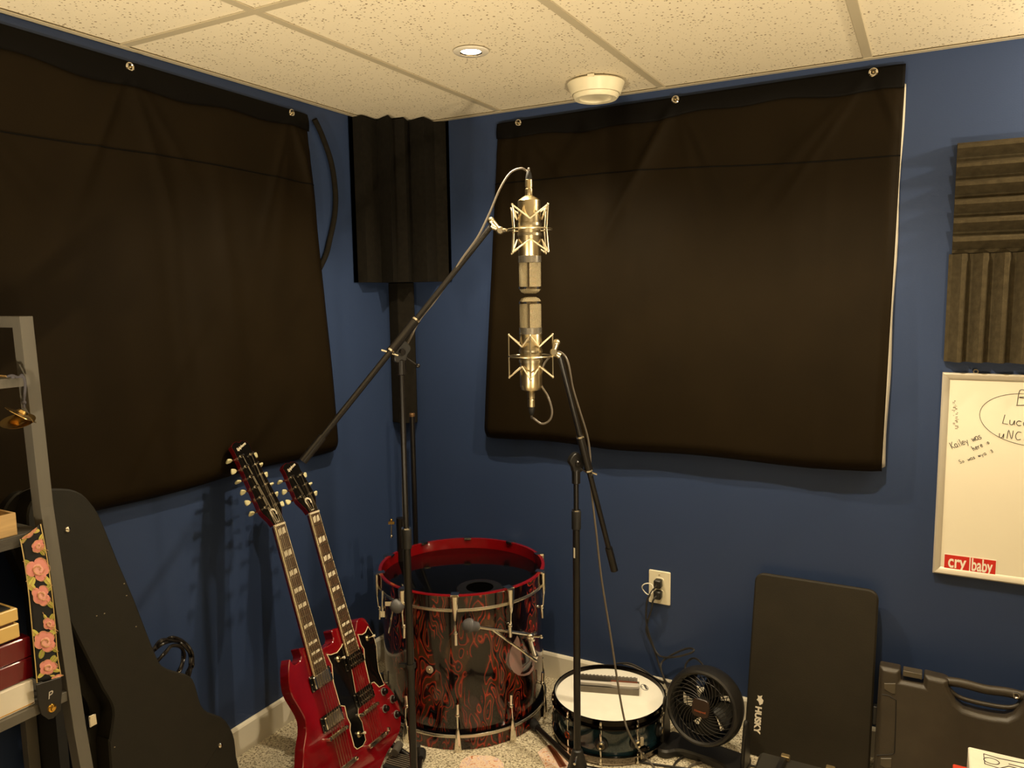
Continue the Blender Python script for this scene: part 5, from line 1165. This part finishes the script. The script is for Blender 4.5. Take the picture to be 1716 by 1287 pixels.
pedal(zb1+hr, hr-.004, 'dark red effects pedal with a black tread, stacked over the other red one', m_pred, yr, .17, True)
zy = zb1+2*hr+.001; yy_ = at(38, 1060, 0, x3).y; hy = at(38, 1018, 0, x3).z-zy
m_yel = mat('yellow_enamel', (216, 182, 112), .35, coat=.3)
t_ = thing('effects_pedal', 'small yellow effects pedal on top of the red pedals', 'effects pedal', (x3-.05, yy_-.06, zy))
MB().box((x3-.045, yy_-.06, zy+hy*.24), (.07, .12, hy*.48), bev=.003).build('base_housing', m_yel, t_)
MB().box((x3-.045, yy_-.06, zy+hy*.78), (.07, .12, hy*.42), bev=.003).build('treadle', m_yel, t_)
MB().box((x3-.045, yy_-.065, zy+hy*.53), (.062, .112, hy*.10)).build('hinge_gap', mat('brown_gap', (84, 52, 28), .6), t_, smooth=False)
MB().box((x3-.045, yy_-.06, zy+hy+.0012), (.058, .098, .0024), bev=.001).build('tread_pad', m_rub, t_)
MB().lathe([(0, .006), (.0055, .006), (.007, .004), (.0075, 0)], (x3-.010, yy_-.065, zy+hy*.72), (1, 0, 0), 20).build('jack_socket', m_rub, t_)
# strap with roses
xs_ = xleg(zs2)+.012
SL = [(33, 903), (39, 935), (46, 985), (52, 1045), (57, 1100), (61, 1144)]; SR_ = [(67, 878), (76, 925), (85, 985), (91, 1045), (95, 1095), (101, 1132)]
def sx_at(z): return max(xs_-.004, xleg(z)+.003)
t = thing('guitar_strap', 'black guitar strap embroidered with pink roses hanging from the middle shelf', 'strap', at(80, 1190, 0, xs_))
def spt(x, y, o=0):
    z = 1.0
    for _ in range(4): z = at(x, y, 0, sx_at(z)).z
    return at(x, y, 0, sx_at(z)+o)
LL = spl([spt(*q) for q in SL], 6); RR = spl([spt(*q) for q in SR_], 6); n = len(LL)
sm = MB(); vs = []
for i in range(n):
    for k in range(7): q = k/6; vs.append(LL[i].lerp(RR[i], q)+Vector((.002*math.sin(math.pi*q), 0, 0)))
sm.add(vs, [(i*7+k, i*7+k+1, (i+1)*7+k+1, (i+1)*7+k) for i in range(n-1) for k in range(6)])
sm.build('webbing', mat('black_webbing', (14, 12, 12), .8), t, solid=.002)
ed = MB(); ed.tube([p+Vector((.0022, 0, 0)) for p in LL], .0011, 6); ed.tube([p+Vector((.0022, 0, 0)) for p in RR], .0011, 6); ed.build('gold_stitching', mat('gold_thread', (206, 178, 112), .5), t)
def sq(u_, v_, o=.003):
    i = min(n-1, max(0, v_*(n-1))); i0 = int(i); i1 = min(n-1, i0+1); f_ = i-i0
    return LL[i0].lerp(LL[i1], f_).lerp(RR[i0].lerp(RR[i1], f_), u_)+Vector((o, 0, 0))
Lw = (LL[0]-RR[0]).length; Ls = (LL[0]-LL[-1]).length; wS = (LL[3]-RR[3]).length
def blob(mb, u_, v_, ru, rv, rot, o, n_=12):
    c, s = math.cos(rot), math.sin(rot); ct0 = sq(u_, v_, o+.0008); rim = []
    for k in range(n_):
        a_ = 2*math.pi*k/n_; x = ru*math.cos(a_); y = rv*math.sin(a_); rim.append(sq(min(1.02, max(-.02, u_+(x*c-y*s)/wS)), v_+(x*s+y*c)/Ls, o))
    mb.add([ct0]+rim, [(0, 1+k, 1+(k+1) % n_) for k in range(n_)])
mpk = mat('pink_thread', (216, 140, 128), .75); mpk2 = mat('gold_pink_thread', (205, 160, 110), .7); mlf = mat('olive_thread', (150, 148, 60), .75); mlf2 = mat('lime_thread', (196, 190, 90), .75)
fl, fl2, fl3, lf, lf2 = MB(), MB(), MB(), MB(), MB(); rg_ = random.Random(11)
for (u_, v_, s_) in ((.42, .00, .75), (.68, .145, .62), (.50, .29, 1.05), (.52, .44, .85), (.72, .60, .55), (.5, .71, 1.0), (.5, .885, .80), (.82, 1.0, .5)):
    R0 = .021*s_
    for k in range(6):
        a_ = k*math.pi/3+rg_.random(); pu, pv = u_+math.cos(a_)*R0*.64/wS, v_+math.sin(a_)*R0*.58/Ls; blob(fl, pu, pv, R0*.54, R0*.44, a_+math.pi/2, .0032+.0002*k)
        fl2.tube([sq(pu+math.cos(a_+q)*R0*.50/wS, pv+math.sin(a_+q)*R0*.46/Ls, .0050) for q in (-1.2, -.8, -.4, 0, .4, .8, 1.2)], .00045, 4)
    for k in range(4):
        a_ = k*1.57+rg_.random(); blob(fl3, u_+math.cos(a_)*R0*.26/wS, v_+math.sin(a_)*R0*.24/Ls, R0*.30, R0*.24, a_+math.pi/2, .0046+.0002*k)
    for k in range(7):
        a_ = k*.9+rg_.random()*.3; r_0 = R0*(.62-.07*k); pts = [sq(u_+math.cos(a_+q)*r_0/wS, v_+math.sin(a_+q)*r_0*.8/Ls, .0052) for q in (0, .4, .8, 1.2, 1.6)]
        fl2.tube([p_+Vector((.0012, 0, 0)) for p_ in pts], .0006, 5)
    for k in range(4):
        a_ = (rg_.choice((.9, 2.2, -.8, -2.3))+rg_.uniform(-.3, .3)); lu, lv = u_+math.cos(a_)*R0*1.15/wS, v_+math.sin(a_)*R0*1.25/Ls
        if not(.05 < lu < .95): lu = min(.9, max(.1, lu))
        blob(lf if k % 2 else lf2, lu, min(1.02, max(-.01, lv)), .0105*s_**.5, .0058*s_**.5, a_, .0026+.0001*k)
        c0 = sq(lu-math.cos(a_)*.009/wS, lv-math.sin(a_)*.009/Ls, .0042); c1_ = sq(lu+math.cos(a_)*.009/wS, lv+math.sin(a_)*.009/Ls, .0042); fl2.tube([c0, c1_], .0005, 4)
fl.build('rose_petals', mpk, t, ang=70)['kind'] = 'stuff'; fl3.build('inner_petals', mat('light_pink_thread', (226, 164, 148), .75), t, ang=70)['kind'] = 'stuff'; fl2.build('gold_outlines', mpk2, t); lf.build('leaves', mlf, t, ang=70); lf2.build('leaves', mlf2, t, ang=70)
tabo = [(59, 1147), (101, 1134), (103, 1150), (101, 1175), (100, 1190), (88, 1203), (80, 1205), (68, 1197), (63, 1180)]
tp_ = Plane(spt(80, 1170), (0, 1, 0), (0, 0, 1)); tp_.U = Vector((0, 1, 0)); tp_.V = Vector((0, 0, 1)); tp_.N = Vector((1, 0, 0))
def txp(x, y): q = at(x, y, 0, tp_.P.x); return (q.y-tp_.P.y, q.z-tp_.P.z)
tb_ = MB().prism([txp(*q) for q in tabo], tp_.w(0, 0, .001), tp_.U, tp_.V, tp_.N, .003, chamfer=.0008).build('leather_tab', mat('black_leather', (26, 23, 21), .45), t)
pq = txp(78, 1172); text('letter', 'P', tp_, pq[0], pq[1], .022, mat('silver_print', (190, 182, 172), .4), tb_, n=.0045, shear=.3, rot=R_(8))
gq = txp(85, 1186); MB().lathe([(0, .007), (.004, .007), (.005, .004), (.008, .003), (.0095, 0)], tp_.w(gq[0], gq[1], .004), (1, 0, 0), 22).build('strap_button', m_gold, tb_)
# finger cymbals
xc = xleg(zs1)+.004
cA = at(30, 690, 0, xc+.02)
t = thing('finger_cymbals', 'pair of small brass finger cymbals hanging on a grey cord from the top shelf', 'cymbals', at(30, 712, 0, xc+.02))
MB().tube(spl([at(12, 631, 0, xc-.01), at(20, 629, 0, xc), at(30, 632, 0, xc), at(38, 630, 0, xc+.002), at(42, 640, 0, xc+.006), at(42, 655, 0, xc+.010), at(40, 672, 0, xc+.015), at(40, 684, 0, xc+.018)], 5), .0026, 8).build('cord', mat('grey_cord', (72, 70, 78), .8), t)
MB().sphere(at(40, 675, 0, xc+.015), .005, 10).sphere(at(22, 631, 0, xc), .0048, 10).sphere(at(36, 630, 0, xc), .0048, 10).build('knot', mat('grey_cord', (72, 70, 78), .8), t)
for (px, py, A) in ((35, 695, rt*.46+up*.85+fw*.22), (30, 706, -up*.85+fw*.42-rt*.06)):
    A = Vector(A).normalized(); MB().lathe([(.0018, .011), (.009, .010), (.0125, .005), (.024, .002), (.0325, 0), (.033, -.001), (.024, .0006), (.0115, .0035), (.0018, .0092)], at(px, py, 0, xc+.022), A, 36).build('cymbal', m_brass, t)
MB().tube([at(0, 630, 0, xc-.03), at(13, 631, 0, xc-.008)], .0022, 8).build('wooden_peg', m_wood, t)
